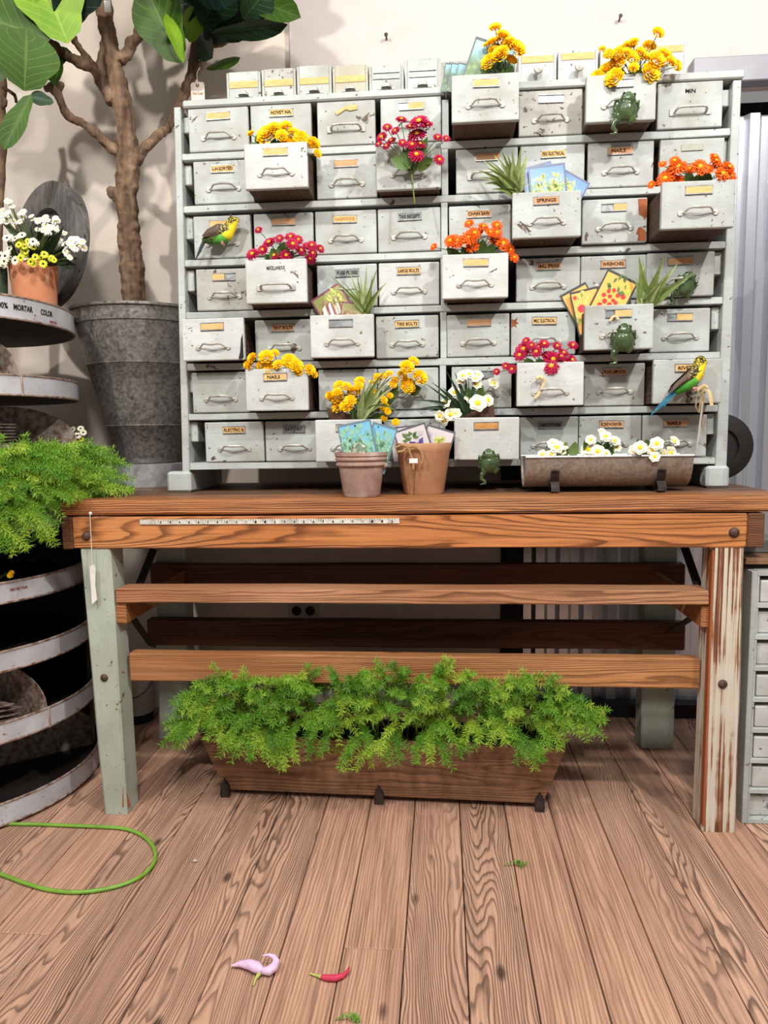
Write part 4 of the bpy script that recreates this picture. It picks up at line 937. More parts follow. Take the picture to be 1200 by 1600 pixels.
# ================================================================== rusty tin pots tilted in two open drawers
def tinpot(label, mouth, axis, r, L):
    axis = Vector(axis).normalized(); T = Matrix.Translation(mouth) @ orient(axis)
    t = thing('tin_pot', label, 'pot', Vector(mouth)-axis*L); mb = MB()
    mb.lathe([(0, -L), (r*.55, -L), (r*.6, -L+.004), (r*.95, -.012), (r*.97, -.010), (r, -.003), (r*1.02, 0), (r*.96, 0), (r*.92, -.01), (r*.8, -L*.35), (0, -L*.35)], 36, T); obj('body', mb, 'rust_tin', t, True)
    mb = MB(); mb.lathe([(0, -L*.34), (r*.80, -L*.34)], 24, T); obj('soil', mb, 'soil', t); return t
tinpot('rusty tin pot tilted left in the open bottom drawer, full of white flowers', at(737, 640, 2.075), (-.45, -.10, .86), .068, .080)
tinpot('dark rusty tin pot in the open bottom drawer behind the blue cards', at(547, 643, 2.07), (.22, -.10, .95), .068, .080)

# ================================================================== seed cards
def cardmat(name, border, bg0, bg1, blob, blob2, scale=26, thr=.45):
    t = NT(name); tc = t.n('TexCoord'); v = tc.outputs['Generated']; sp = t.n('SeparateXYZ', n_0=v); x, z = sp.outputs[0], sp.outputs[2]
    e = t.math('MINIMUM', t.math('MINIMUM', x, t.math('SUBTRACT', 1.0, x)), t.math('MINIMUM', z, t.math('SUBTRACT', 1.0, z)))
    bd = t.math('LESS_THAN', e, .05); ov = t.coord()
    c = t.mix(z, lin(bg0), lin(bg1)); vo = t.vor(ov, scale*4); nz = t.noise(ov, scale, 3)
    f = t.math('MULTIPLY', t.ramp(nz, (thr, K(0)), (thr+.04, K(1))), t.ramp(z, (.55, K(1)), (.85, K(0))))
    pl = t.mix(t.ramp(vo.outputs[0], (.1, K(0)), (.6, K(1))), lin(blob), lin(blob2)); c = t.mix(f, c, pl); c = t.mix(bd, c, lin(border))
    return t.done(c, .3, 0, .5)
cardmat('card_sky', (84, 96, 122), (140, 170, 220), (92, 138, 214), (206, 214, 130), (120, 150, 60), 30, .42); cardmat('card_purple', (128, 72, 92), (170, 120, 110), (150, 160, 90), (190, 170, 110), (120, 40, 70), 22, .45)
cardmat('card_tomato', (62, 62, 60), (240, 184, 96), (236, 178, 92), (200, 190, 90), (140, 150, 60), 22, .58); cardmat('card_blue', (104, 124, 136), (150, 200, 190), (110, 174, 210), (168, 206, 170), (92, 150, 130), 26, .40)
cardmat('card_lilac', (92, 92, 96), (196, 190, 188), (206, 196, 196), (120, 150, 96), (110, 90, 150), 24, .54); cardmat('card_tree', (70, 84, 84), (130, 160, 110), (150, 196, 220), (124, 150, 90), (84, 112, 66), 16, .44)
cardmat('card_dark', (60, 74, 78), (110, 150, 110), (120, 170, 190), (110, 150, 90), (60, 90, 60), 22, .45)
def disc_print(mb, x, z, r, y, n=12): mb.prism([(x+r*math.cos(2*PI*j/n), z+r*math.sin(2*PI*j/n)) for j in range(n)], y-.0003, y+.0002)
flat('berry_red', (206, 58, 56), .35); flat('berry_green', (186, 200, 70), .35); flat('print_green', (96, 124, 66), .4); flat('print_white', (236, 232, 214), .4); flat('print_purple', (96, 74, 150), .4); flat('print_mint', (150, 196, 160), .4); flat('print_beet', (150, 50, 92), .4); flat('print_lime', (206, 212, 112), .4)
def card(px, py, wp, hp, ang, Y, mat, label, art=None, lean=.08):
    c = at(px, py, Y); s_ = Y/FPX; w_, h_ = wp*s_, hp*s_
    t = thing('seed_card', label, 'card', c); t.rotation_euler = Euler((-lean, R(ang), 0))
    mb = MB(); mb.box(-w_/2, w_/2, 0, .0016, -h_/2, h_/2); o = loc('sheet', mb, mat, t)
    if art:
        for nm, mt, shapes in art:
            mb = MB()
            for sh in shapes:
                if len(sh) == 3: disc_print(mb, sh[0]*w_, sh[1]*h_, sh[2]*w_, -.0003)
                else: mb.prism([(a*w_, b*h_) for a, b in sh], -.0006, -.0001)
            loc(nm, mb, mt, o)
    return t
def leaves_print(n, x0, x1, z0, z1, s, seed):
    r = random.Random(seed); out = []
    for _ in range(n):
        x, z, a, l = r.uniform(x0, x1), r.uniform(z0, z1), r.uniform(.2, PI-.2), s*r.uniform(.7, 1.2); d = (math.cos(a)*l, math.sin(a)*l*.75); p = (-d[1]*.30, d[0]*.30)
        out.append([(x, z), (x+d[0]*.5+p[0], z+d[1]*.5+p[1]), (x+d[0], z+d[1]), (x+d[0]*.5-p[0], z+d[1]*.5-p[1])])
    return out
berries = [('berries', 'berry_red', [(-.18, .12, .06), (-.05, .18, .06), (.12, .12, .065), (.28, .14, .075), (-.26, .02, .065), (-.08, .04, .06), (.06, .0, .06), (-.16, -.08, .075), (.02, -.10, .07), (.16, -.02, .06), (-.24, -.18, .07), (-.05, -.22, .075), (.1, -.2, .06)]), ('green_berries', 'berry_green', [(.22, .34, .06), (.36, .28, .07), (.02, .30, .055), (.30, .22, .05)]), ('leaf_print', 'print_green', leaves_print(9, -.35, .35, .15, .42, .18, 3))]
card(955, 468, 50, 78, 27, 2.02, 'card_tomato', 'yellow seed card with red tomatoes, largest in the open drawer', berries)
card(919, 487, 42, 68, -12, 2.035, 'card_tomato', 'smaller yellow seed card with one tomato beside the large one', [('berries', 'berry_red', [(-.2, .1, .14), (-.35, .36, .07)]), ('leaf_print', 'print_lime', leaves_print(8, -.3, .3, .1, .4, .2, 8))])
card(913, 486, 42, 76, -27, 2.05, 'card_tomato', 'yellow seed card tilted hard left at the back of the tomato cards')
card(857, 297, 54, 74, -5, 1.995, 'card_sky', 'square blue seed card with yellow-green leaves in front of the others', [('leaf_print', 'print_lime', leaves_print(40, -.36, .32, -.3, .26, .16, 4)), ('leaf_shade', 'print_green', leaves_print(16, -.36, .32, -.3, .1, .12, 5))])
card(845, 296, 46, 74, -13, 2.01, 'card_sky', 'blue seed card peeking out behind the square blue one')
card(884, 305, 46, 64, 30, 2.005, 'card_sky', 'blue seed card tilted right beside the square blue one', [('leaf_print', 'print_lime', leaves_print(22, -.4, .2, -.1, .3, .18, 6))])
card(524, 484, 52, 66, -31, 2.035, 'card_purple', 'purple seed card with beetroot tilted left in the open drawer', [('leaf_print', 'print_lime', leaves_print(14, -.05, .4, .0, .38, .22, 7)), ('stalks', 'print_beet', [[(-.3+.14*j, -.3), (-.24+.14*j, -.3), (-.1+.12*j, .22), (-.14+.12*j, .22)] for j in range(4)]), ('roots', 'print_white', [[(-.42+.2*j, -.1), (-.3+.2*j, -.16), (-.2+.2*j, .22), (-.32+.2*j, .18)] for j in range(3)])])
card(548, 498, 34, 50, 8, 2.03, 'card_purple', 'small purple card corner beside the spiky plant leaves')
card(560, 697, 54, 76, -11, 1.872, 'card_blue', 'light blue seed card with cauliflower in the pinkish pot', [('leaf_print', 'print_mint', leaves_print(34, -.36, .30, -.2, .36, .2, 9)), ('leaf_shade', 'print_green', leaves_print(12, -.3, .3, -.2, .2, .12, 12)), ('cauliflower', 'print_white', [(-.02, -.04, .16), (-.16, -.08, .12), (.12, -.08, .12)]), ('hole', 'black', [(0.02, .42, .028)])])
card(592, 700, 40, 74, 17, 1.885, 'card_blue', 'light blue seed card behind, tilted right in the pinkish pot', [('leaf_print', 'print_mint', leaves_print(26, -.2, .36, -.1, .34, .22, 10)), ('hole', 'black', [(-.25, .42, .03)])])
card(648, 697, 52, 62, -17, 1.952, 'card_lilac', 'pale lavender flower card in the tan clay pot', [('flower', 'print_purple', leaves_print(7, -.02, .14, -.1, .0, .26, 13)), ('leaf_print', 'print_green', leaves_print(10, -.2, .2, .12, .3, .2, 14))])
card(681, 699, 46, 62, 17, 1.965, 'card_lilac', 'grey flower card tilted right in the tan clay pot', [('flower', 'print_lime', leaves_print(7, -.2, .1, .1, .2, .24, 15))])
card(632, 694, 44, 56, -6, 1.985, 'card_lilac', 'grey card at the back left in the tan clay pot')
card(752, 108, 46, 84, 20, 2.00, 'card_tree', 'tall seed card with green trees leaning behind the yellow bouquet')
card(786, 108, 34, 62, 4, 2.03, 'card_blue', 'pale blue card standing behind the tall yellow bouquet')
for i, (px, an) in enumerate(((723, 14), (713, 12), (704, 10))): card(px, 122, 22, 42, an, 2.02+.012*i, 'card_dark', ('small dark-edged green card nearest the tall tree card', 'small dark-edged green card in the middle of three', 'small dark-edged green card at the far left of three')[i])

# ================================================================== flowers
def petalmat(name, a, b, rough=.55):
    t = NT(name); n = t.noise(t.coord(), 120, 3); c = t.ramp(n, (.3, lin(a)), (.7, lin(b))); t.b.inputs['Subsurface Weight'].default_value = .0
    return t.done(c, rough, 0, .25)
petalmat('pet_yellow', (255, 210, 18), (250, 190, 8)); petalmat('pet_magenta', (196, 30, 78), (150, 14, 54)); petalmat('pet_orange', (250, 112, 22), (232, 78, 10)); petalmat('pet_white', (250, 246, 226), (240, 234, 200)); petalmat('pet_daisy', (252, 250, 244), (238, 236, 222)); petalmat('pet_lime', (226, 224, 66), (206, 206, 40))
petalmat('cen_gold', (252, 186, 40), (236, 150, 20)); petalmat('cen_amber', (246, 176, 12), (232, 150, 8)); petalmat('cen_yellow', (248, 214, 50), (232, 188, 24)); petalmat('cen_dark', (70, 40, 30), (46, 26, 22))
petalmat('stem_green', (104, 124, 58), (80, 100, 44)); petalmat('leaf_flower', (92, 118, 58), (66, 92, 42), .5); petalmat('leaf_flower_pale', (132, 150, 92), (104, 126, 70), .5)
petalmat('blade_green', (120, 136, 74), (92, 110, 54), .4); petalmat('blade_pale', (160, 170, 118), (128, 142, 86), .4); petalmat('blade_dark', (58, 80, 52), (42, 62, 42), .4)
def petals(mb, n, r0, r1, wd, z0, z1, off=0.0, curl=0.0, seg=3, jit=.0, rnd=None):
    for k in range(n):
        a = 2*PI*(k+off)/n+(rnd.uniform(-jit, jit) if rnd else 0); d = Vector((math.cos(a), math.sin(a), 0)); s = Vector((-d.y, d.x, 0)); vs = []; fs = []
        for i in range(seg+1):
            t = i/seg; wv = wd*math.sin(PI*(.18+.70*t))**.8*(1 if i < seg else .55); z = z0+(z1-z0)*t**1.3+curl*math.sin(PI*t)
            p = d*(r0+(r1-r0)*t)+Vector((0, 0, z)); vs += [p-s*wv/2+Vector((0, 0, wv*.18)), p, p+s*wv/2+Vector((0, 0, wv*.18))]
        for i in range(seg):
            for j in range(2): fs.append((i*3+j, i*3+j+1, i*3+j+4, i*3+j+3))
        mb.add(vs, fs)
BL = {}
def blossom_mesh(kind):
    if kind in BL: return BL[kind]
    rn = random.Random(kind); mb = MB(); ce = MB()
    if kind == 'rose':
        petals(mb, 9, .18, .5, .36, -.12, .06, 0, .05, 3, .1, rn); petals(mb, 8, .14, .43, .34, -.06, .16, .5, .06, 3, .1, rn); petals(mb, 7, .10, .33, .30, -.02, .22, .2, .07, 3, .1, rn); petals(mb, 6, .06, .22, .22, .05, .26, .4, .06, 3, .1, rn)
        ce.ball((0, 0, .17), .11, .11, .10, 8, 6); m = ('pet_yellow', 'cen_amber')
    elif kind in ('magenta', 'orange'):
        petals(mb, 16, .10, .50, .15, -.10, .02, 0, .05, 3, .12, rn); petals(mb, 15, .10, .46, .15, -.04, .08, .5, .06, 3, .12, rn); petals(mb, 13, .10, .38, .14, .0, .14, .3, .06, 3, .12, rn); petals(mb, 10, .08, .28, .12, .04, .18, .1, .05, 3, .12, rn)
        ce.ball((0, 0, .13), .13, .13, .07, 10, 6); m = ('pet_'+kind, 'cen_gold')
    elif kind == 'prim':
        petals(mb, 6, .05, .5, .50, -.02, .10, 0, .04, 4, .06, rn); petals(mb, 5, .05, .40, .42, .03, .16, .5, .04, 4, .06, rn)
        ce.ball((0, 0, .11), .17, .17, .08, 10, 6); m = ('pet_white', 'cen_yellow')
    else:
        petals(mb, 12, .08, .5, .20, .0, .04, 0, .05, 3, .08, rn); petals(mb, 10, .08, .40, .17, .03, .08, .5, .04, 3, .08, rn)
        ce.ball((0, 0, .07), .14, .14, .08, 8, 6); m = {'daisy': ('pet_daisy', 'cen_yellow'), 'daisydark': ('pet_white', 'cen_dark'), 'lime': ('pet_lime', 'cen_dark')}[kind]
    BL[kind] = (mesh_of('blossom', mb, m[0], 'all'), mesh_of('center', ce, m[1], 'all')); return BL[kind]
def leaf_flat_mesh(mat):
    k = 'lf'+mat
    if k not in BL:
        mb = MB(); vs = []; fs = []; nu = 6
        for i in range(nu+1):
            t = i/nu; wv = math.sin(PI*t**.9)**.7*.5 if 0 < i < nu else .03
            for s in (-1, 0, 1): vs.append((s*wv, abs(s)*wv*.25-.10*math.sin(PI*t), t))
        for i in range(nu):
            for j in range(2): fs.append((i*3+j, i*3+j+1, i*3+j+4, i*3+j+3))
        mb.add(vs, fs); BL[k] = mesh_of('leaf', mb, mat, 'all')
    return BL[k]
def put_leaf(parent, base, tip, w_, mat, name='leaf'):
    base, tip = Vector(base), Vector(tip); d = tip-base; L = d.length; z = d/L; view = (CAM-base).normalized(); x = z.cross(-view).normalized()
    y = z.cross(x); x = (x*math.cos(.35)+y*math.sin(.35)).normalized(); y = z.cross(x)
    Mx = Matrix((x*w_, y*w_, z*L)).transposed().to_4x4(); o = loc(name, leaf_flat_mesh(mat), None, parent, M=Matrix.Translation(base-WL[parent]) @ Mx); return o
def bouquet(name, label, kind, Y, basepx, heads, leaves=(), spread=.03, group=None, stemto=None, leafmat_='leaf_flower', ss=1.3, baseY=None):
    rn = random.Random(label); base = at(*basepx, baseY or Y+.012); t = thing(name, label, 'flowers', base, group); kinds = kind if isinstance(kind, (list, tuple)) else [kind]
    for i, h in enumerate(heads):
        kd = h[3] if len(h) > 3 else kinds[0]; pm, cm = blossom_mesh(kd); yy = Y-rn.uniform(0, spread); p = at(h[0], h[1], yy); dia = h[2]*yy/FPX*ss
        out = (p-base); out = out.normalized() if out.length > 1e-4 else Vector((0, 0, 1))
        f = (out*.55+Vector((rn.uniform(-.35, .35), -.85, rn.uniform(-.1, .45)))).normalized()
        Mx = Matrix.Translation(p-base) @ orient(f, rn.uniform(0, 6.28)) @ Matrix.Diagonal((dia, dia, dia, 1))
        o = loc('blossom', pm, None, t, M=Mx); loc('center', cm, None, o)
        s0 = base+Vector((rn.uniform(-.008, .008), rn.uniform(-.004, .004), 0)); mb = MB(); mb.tube(bez(s0, (s0+p)/2+Vector((0, .006, .012)), p-f*dia*.12, 5), .0011, 5); obj('stem', mb, 'stem_green', t)
    for l in leaves:
        tip = at(l[0], l[1], Y-rn.uniform(0, spread*.7)); b0 = base+(tip-base)*.15+Vector((rn.uniform(-.006, .006), 0, 0))
        if len(l) > 3: b0 = at(l[3], l[4], Y)
        put_leaf(t, b0, tip, l[2]*Y/FPX, leafmat_)
    if stemto:
        mb = MB(); mb.tube([base, at(*stemto, Y-.004)], .002, 6); obj('stem', mb, 'stem_green', t)
    return t
bouquet('yellow_bouquet', 'yellow ranunculus spilling from the pulled drawer in the second row, left', 'rose', 1.995, (432, 246), [(418,212,28),(436,205,20),(446,199,18),(428,200,17),(459,208,16),(450,224,19),(470,217,19),(463,226,17),(490,224,17),(483,227,12),(392,209,10),(496,240,11),(440,212,16)], [(400,212,16,412,238),(446,214,14,428,240),(430,216,13,424,240),(458,224,12,448,240),(392,222,12,404,240)])
bouquet('magenta_bouquet', 'magenta daisies tucked through the handle of the second-row drawer', 'magenta', 1.972, (643, 270), [(627,188,15),(605,200,13),(597,215,15),(655,192,24),(652,212,24),(644,227,15),(656,226,15),(650,243,20),(629,224,12),(592,226,10),(684,215,12),(697,217,10),(686,250,14),(612,221,13),(618,205,12),(640,199,11),(604,229,11),(668,196,14)], [(610,248,18,640,262),(676,248,18,648,264),(630,232,14,640,264),(668,214,14,650,258),(640,210,12,642,256)], .025, None, (648, 318))
bouquet('yellow_bouquet', 'tall yellow ranunculus bunch in the top drawer beside the seed cards', 'rose', 1.995, (787, 132), [(774,44,15),(786,56,17),(795,65,15),(806,77,24),(780,88,22),(764,97,20),(772,79,15),(798,95,17),(768,66,13),(777,63,12),(790,73,15),(760,71,9),(784,80,16)], [(790,106,20,790,130),(780,112,16,784,132),(801,102,14,790,128),(772,112,14,782,130)])
bouquet('yellow_bouquet', 'widest yellow ranunculus bunch in the top drawer above the frog', 'rose', 2.03, (992, 132), [(941,77,9),(951,85,13),(964,85,17),(984,72,17),(990,66,12),(1014,73,17),(1028,52,15),(978,83,15),(988,91,17),(1001,83,15),(1010,91,15),(964,100,20),(950,112,25),(933,122,17),(960,122,23),(1016,115,25),(1026,95,21),(1038,87,19),(1048,97,15),(1057,103,14),(990,106,13),(970,78,13)], [(1008,104,15,996,128),(996,98,14,992,130),(1032,120,12,1004,126),(985,112,14,990,130),(975,116,14,984,130)], .05)
bouquet('orange_bouquet', 'orange daisies in the pulled drawer at the right end of the third row', 'orange', 1.965, (1092, 296), [(1035,257,10),(1054,252,14),(1059,262,22),(1040,280,21),(1056,285,19),(1078,265,14),(1093,262,21),(1105,265,16),(1118,252,15),(1116,246,13),(1121,259,14),(1128,273,20),(1138,262,17),(1142,276,14),(1018,289,10),(1048,272,16)], [(1072,270,18,1080,294),(1095,270,20,1090,296),(1108,268,18,1098,294),(1064,280,12,1078,294)])
bouquet('orange_bouquet', 'orange daisies in the pulled fourth-row drawer right of the middle post', 'orange', 2.02, (745, 408), [(678,386,10),(704,377,17),(713,378,22),(733,372,20),(741,365,17),(738,386,18),(733,350,13),(755,355,14),(748,362,11),(776,353,15),(776,364,15),(766,364,14),(773,375,17),(786,382,20),(797,391,15),(803,403,13)], [(698,388,16,722,408),(755,374,18,750,404),(722,386,16,734,406),(772,380,14,760,404),(708,396,14,730,408)])
bouquet('magenta_bouquet', 'magenta daisies in the pulled fourth-row drawer at left', 'magenta', 2.0, (440, 412), [(404,360,11),(454,371,15),(466,375,13),(421,380,18),(411,391,15),(395,398,18),(429,400,15),(447,400,17),(457,382,17),(470,392,15),(487,384,14),(500,389,12),(488,396,14),(485,405,15),(479,385,12),(437,373,12)], [(444,378,22,440,408),(424,388,18,434,410),(458,392,14,446,410),(412,398,12,428,410)])
bouquet('yellow_bouquet', 'low yellow ranunculus in the sixth-row drawer marked NAILS', 'rose', 2.012, (435, 592), [(394,560,15),(391,571,14),(385,570,9),(416,558,20),(429,552,12),(420,577,20),(434,570,14),(452,565,21),(463,572,19),(468,579,15),(484,578,15),(491,585,10),(406,571,11)], [(412,566,16,424,590),(444,576,14,438,590),(400,578,14,420,590)])
bouquet('yellow_bouquet', 'large yellow ranunculus bunch in the dark tin pot above the bench pots', 'rose', 2.02, (562, 662), [(514,618,11),(525,620,20),(530,634,21),(541,635,18),(530,603,15),(541,604,13),(553,612,18),(547,627,17),(562,596,14),(561,603,12),(527,612,12),(590,590,12),(581,598,9),(599,588,10),(608,584,10),(614,601,11),(617,594,10),(628,587,14),(636,574,19),(646,565,14),(656,590,20),(637,603,21),(600,625,10),(584,615,13),(600,635,14),(609,618,9),(606,643,9),(618,660,10),(600,654,9)], [(658,606,20,636,612),(604,650,16,580,655),(552,640,16,560,660),(622,600,14,600,640),(596,604,16,575,648),(570,612,14,566,650)], .05)
bouquet('white_bouquet', 'white and yellow primroses in the tilted rusty tin pot', 'prim', 2.02, (732, 652), [(723,588,14),(732,586,15),(746,587,14),(720,596,12),(745,602,13),(710,614,15),(770,600,16),(734,624,15),(746,631,22),(762,626,15),(697,630,14),(688,650,14),(704,648,16),(713,647,14),(695,657,13),(742,592,11)], [(754,602,16,742,640),(758,614,14,744,644),(712,638,16,730,648),(732,604,12,734,640)], .03)
bouquet('magenta_bouquet', 'magenta daisies in the sixth-row drawer tied with raffia', 'magenta', 2.0, (852, 578), [(822,533,11),(850,538,15),(870,541,13),(895,540,14),(818,547,21),(812,555,16),(838,550,15),(855,556,14),(863,563,24),(861,573,22),(880,552,14),(876,557,12),(882,568,18),(893,563,15),(830,540,12),(776,581,10),(790,572,10),(800,577,12),(842,542,10)], [(838,562,18,846,576),(818,562,16,836,576),(852,560,12,850,576),(826,568,14,842,576)])
bouquet('white_bouquet', 'left clump of white primroses in the trough', 'prim', 1.985, (878, 722), [(870,700,18),(876,707,14),(848,711,13),(864,694,14),(862,711,14),(880,699,12)], [(884,690,14,882,716),(899,690,16,894,716),(872,698,12,876,716)], .02, 'primroses in the trough', None, 'leaf_flower_pale')
bouquet('white_bouquet', 'middle clump of white primroses in the trough', 'prim', 1.985, (936, 720), [(920,703,19),(934,706,17),(923,688,13),(946,683,15),(940,674,9),(960,690,15),(963,700,12),(947,709,11)], [(913,688,13,922,714),(934,690,16,934,714),(950,690,15,942,714),(958,698,14,946,714)], .02, 'primroses in the trough')
bouquet('white_bouquet', 'right clump of white primroses in the trough, drooping over its edge', 'prim', 1.965, (1015, 718), [(1000,700,17),(991,704,14),(1026,694,17),(1018,703,14),(1035,710,14),(1032,718,16),(1023,714,13),(1046,709,19),(1053,690,14)], [(996,686,14,1004,714),(1010,686,16,1012,714),(1020,690,12,1016,714)], .05, 'primroses in the trough')
# daisies over the orange pot
rn = random.Random(11); hd = []
for cx, cy, rx, ry, n, kd, d in ((18, 332, 16, 26, 11, 'daisy', 13), (66, 350, 24, 16, 15, 'daisy', 13), (88, 362, 12, 12, 7, 'daisy', 13), (116, 388, 14, 14, 12, 'daisy', 13), (24, 372, 14, 8, 4, 'daisydark', 15), (20, 400, 18, 10, 7, 'daisydark', 16), (40, 392, 14, 14, 9, 'lime', 14), (62, 405, 22, 7, 8, 'lime', 13), (55, 383, 8, 5, 2, 'daisydark', 16), (8, 350, 8, 20, 5, 'daisy', 12), (8, 410, 10, 6, 4, 'daisydark', 15)):
    for _ in range(int(n*1.5)):
        a, q = rn.uniform(0, 6.28), rn.uniform(0, 1)**.5; hd.append((cx+1.15*rx*q*math.cos(a), cy+1.15*ry*q*math.sin(a), d*rn.uniform(.7, 1.0), kd))
lv = [(rn.uniform(0, 118), rn.uniform(340, 412), rn.uniform(7, 11), rn.uniform(30, 80), 415) for _ in range(34)]
lv += [(120, 415, 8, 90, 405), (122, 404, 8, 92, 402), (112, 420, 8, 88, 410)]
bouquet('daisy_bunch', 'white and lime daisies filling the orange clay pot', 'daisy', 2.08, (54, 420), hd, lv, .08, None, None, 'blade_dark', 1.05, DPOT.y)
bouquet('daisy_bunch', 'tiny sprig of cream daisies on the third bin tray', 'daisydark', 2.17, (122, 690), [(114,671,8),(121,681,11),(130,676,9),(126,670,9),(127,686,8,'lime')], [(124,684,5)], .01)
sp = bouquet('yellow_sprig', 'single tiny yellow flower on the upper dark bin tray', 'rose', 1.84, (-2, 906), [(16, 899, 8), (18, 895, 7)], [], .005)

# ------------------------------------------------------------------ spiky plants
def spiky(label, base, Y, tips, mats, wpx=9, baseY=None):
    rn = random.Random(label); b = at(*base, (baseY or Y)+.01); t = thing('spiky_plant', label, 'plant', b)
    for i, (tx_, ty_, *rest) in enumerate(tips):
        dy = rn.uniform(-.045, .02); tip = at(tx_, ty_, Y+dy); bend = rest[0] if rest else rn.uniform(.10, .24)
        b0 = b+Vector((rn.uniform(-.008, .008), rn.uniform(-.006, .006), 0)); mid = (b0+tip)/2+Vector((0, -.01, (tip-b0).length*bend)); P = bez(b0, mid, tip, 9); vs = []; fs = []
        w_ = wpx*Y/FPX*rn.uniform(.8, 1.15)
        for k_, p in enumerate(P):
            u = k_/9; tg = (P[min(k_+1, 9)]-P[max(k_-1, 0)]).normalized(); sd = tg.cross((CAM-p).normalized()).normalized(); nn = sd.cross(tg); ww = w_*(1-u)**.75*(.75+.5*math.sin(PI*min(1, u*1.6)))+.0004
            vs += [p-sd*ww/2+nn*ww*.22, p-nn*ww*.06, p+sd*ww/2+nn*ww*.22, p-nn*ww*.22]
        for k_ in range(9):
            o_ = 4*k_
            for j in range(4): fs.append((o_+j, o_+(j+1) % 4, o_+4+(j+1) % 4, o_+4+j))
        mb = MB(); mb.add(vs, fs); obj('blade', mb, mats[i % len(mats)], t, True)
    return t
spiky('pale green spiky plant leaning left beside the blue seed cards', (808, 306), 2.005, [(815,228),(772,242),(782,234),(754,250),(746,266),(749,278),(757,287),(764,252),(792,240),(824,242),(768,296),(800,236),(760,262)], ['blade_green', 'blade_pale'], 12)
spiky('upright spiky plant beside the purple seed card', (572, 492), 2.03, [(518,432,.05),(545,420,.05),(557,425,.05),(573,414,.04),(590,418,.05),(605,440,.1),(536,440,.08),(563,430,.05),(598,446,.1),(549,450,.1),(582,430,.04)], ['blade_green', 'blade_pale'], 7)
spiky('spiky plant with broad leaves beside the tomato seed cards', (1008, 480), 2.005, [(998,400,.03),(1004,406,.03),(1038,400,.05),(1059,412,.06),(1046,430,.1),(1034,442,.1),(1050,424,.08),(992,436,.05),(1088,424,.02)], ['blade_green', 'blade_pale'], 15)
spiky('pale arching spiky plant among the large yellow flowers', (566, 655), 2.0, [(585,584,.12),(602,580,.2),(614,588,.2),(622,645,.5),(571,596,.1),(596,588,.15),(606,628,.3),(556,612,.1),(618,604,.2)], ['blade_pale', 'blade_green'], 10)
spiky('dark green spiky plant spreading left among the white primroses', (730, 648), 2.01, [(664,599,.05),(674,597,.08),(640,626,.16),(697,578,.05),(710,581,.05),(743,580,.03),(728,590,.03),(668,643,.15),(690,604,.08),(652,640,.18)], ['blade_dark'], 9)

# ------------------------------------------------------------------ ferns
t = NT('fern_green'); oi = t.n('ObjectInfo'); n = t.noise(t.coord(), 20, 2); f = t.math('ADD', t.math('MULTIPLY', oi.outputs['Random'], .7), t.math('MULTIPLY', n, .4))
c = t.ramp(f, (.1, lin((62, 112, 26))), (.5, lin((96, 146, 34))), (.95, lin((156, 184, 56)))); t.done(c, .5, 0, .3)
def frond(parent, base, ctrl, tip, rn, dens=1.0, nl=.017, shoots=3):
    mb = MB(); view = None
    def needles(P, start, nl_):
        m = len(P)-1; L = sum((P[i+1]-P[i]).length for i in range(m)); nw = max(4, int(L/.0098*dens))
        for k_ in range(nw+1):
            u = min(.999, start+(1-start)*k_/nw); i = min(m-1, int(u*m)); p = P[i].lerp(P[i+1], u*m-i); tg = (P[i+1]-P[i]).normalized(); a0 = rn.uniform(0, 6.28); cnt = 6 if k_ < nw else 9
            ax = tg.orthogonal().normalized(); bx2 = tg.cross(ax)
            for q in range(cnt):
                a = a0+q*2*PI/cnt+rn.uniform(-.4, .4); d = (ax*math.cos(a)+bx2*math.sin(a)+tg*rn.uniform(.1, 1.0)).normalized(); l = nl_*rn.uniform(.6, 1.2); sd = d.cross((CAM-p).normalized()).normalized()*.0009
                o_ = len(mb.v); m_ = p+d*l*.5; mb.v += [p, m_-sd, m_+sd, p+d*l]; mb.f += [[o_, o_+1, o_+2], [o_+1, o_+3, o_+2]]; mb.mi += [0, 0]
    P = bez(base, ctrl, tip, 12); mb.tube(P[::2], [.0011]*6+[.0005], 4, False); needles(P, .3, nl)
    for _ in range(shoots):
        i = rn.randrange(5, 11); L = (P[12]-P[0]).length; d = ((P[i+1]-P[i]).normalized()+Vector((rn.uniform(-1, 1), rn.uniform(-1, .3), rn.uniform(-.9, .7)))).normalized(); l = min(.06, L*rn.uniform(.15, .35)); Q = bez(P[i], P[i]+d*l*.5+Vector((0, 0, .006)), P[i]+d*l+Vector((0, 0, -.006)), 5)
        mb.tube(Q, .0006, 3, False); needles(Q, .25, nl*.9)
    return obj('frond', mb, 'fern_green', parent, False, base)
# planter under the bench
pf0, pf1 = atz(352, 1241, 0.0), atz(848, 1264, 0.0); ang = math.atan2(pf1.y-pf0.y, pf1.x-pf0.x); Lp = (pf1-pf0).length; zt = at(600, 1158, 1.92).z
pl = thing('wooden_planter', 'long weathered wooden planter box with iron feet under the bench', 'planter', (pf0+pf1)/2); pl.rotation_euler = (0, 0, ang); Mw = Matrix.Translation((pf0+pf1)/2) @ Matrix.Rotation(ang, 4, 'Z')
hb_, ht_ = Lp/2, Lp/2+.058; D0, D1 = .20, .26; z0 = .018
def wedge(x0b, x1b, x0t, x1t, y0b, y1b, y0t, y1t, za, zb, bev=.002): mb = MB(); mb.hexa([(x0b, y0b, za), (x1b, y0b, za), (x0b, y1b, za), (x1b, y1b, za), (x0t, y0t, zb), (x1t, y0t, zb), (x0t, y1t, zb), (x1t, y1t, zb)], bev); return mb
fy = -.005; loc('side_board', wedge(-hb_, hb_, -ht_, ht_, fy, fy+.018, fy-.03, fy-.012, z0, zt), 'wood_planter', pl)
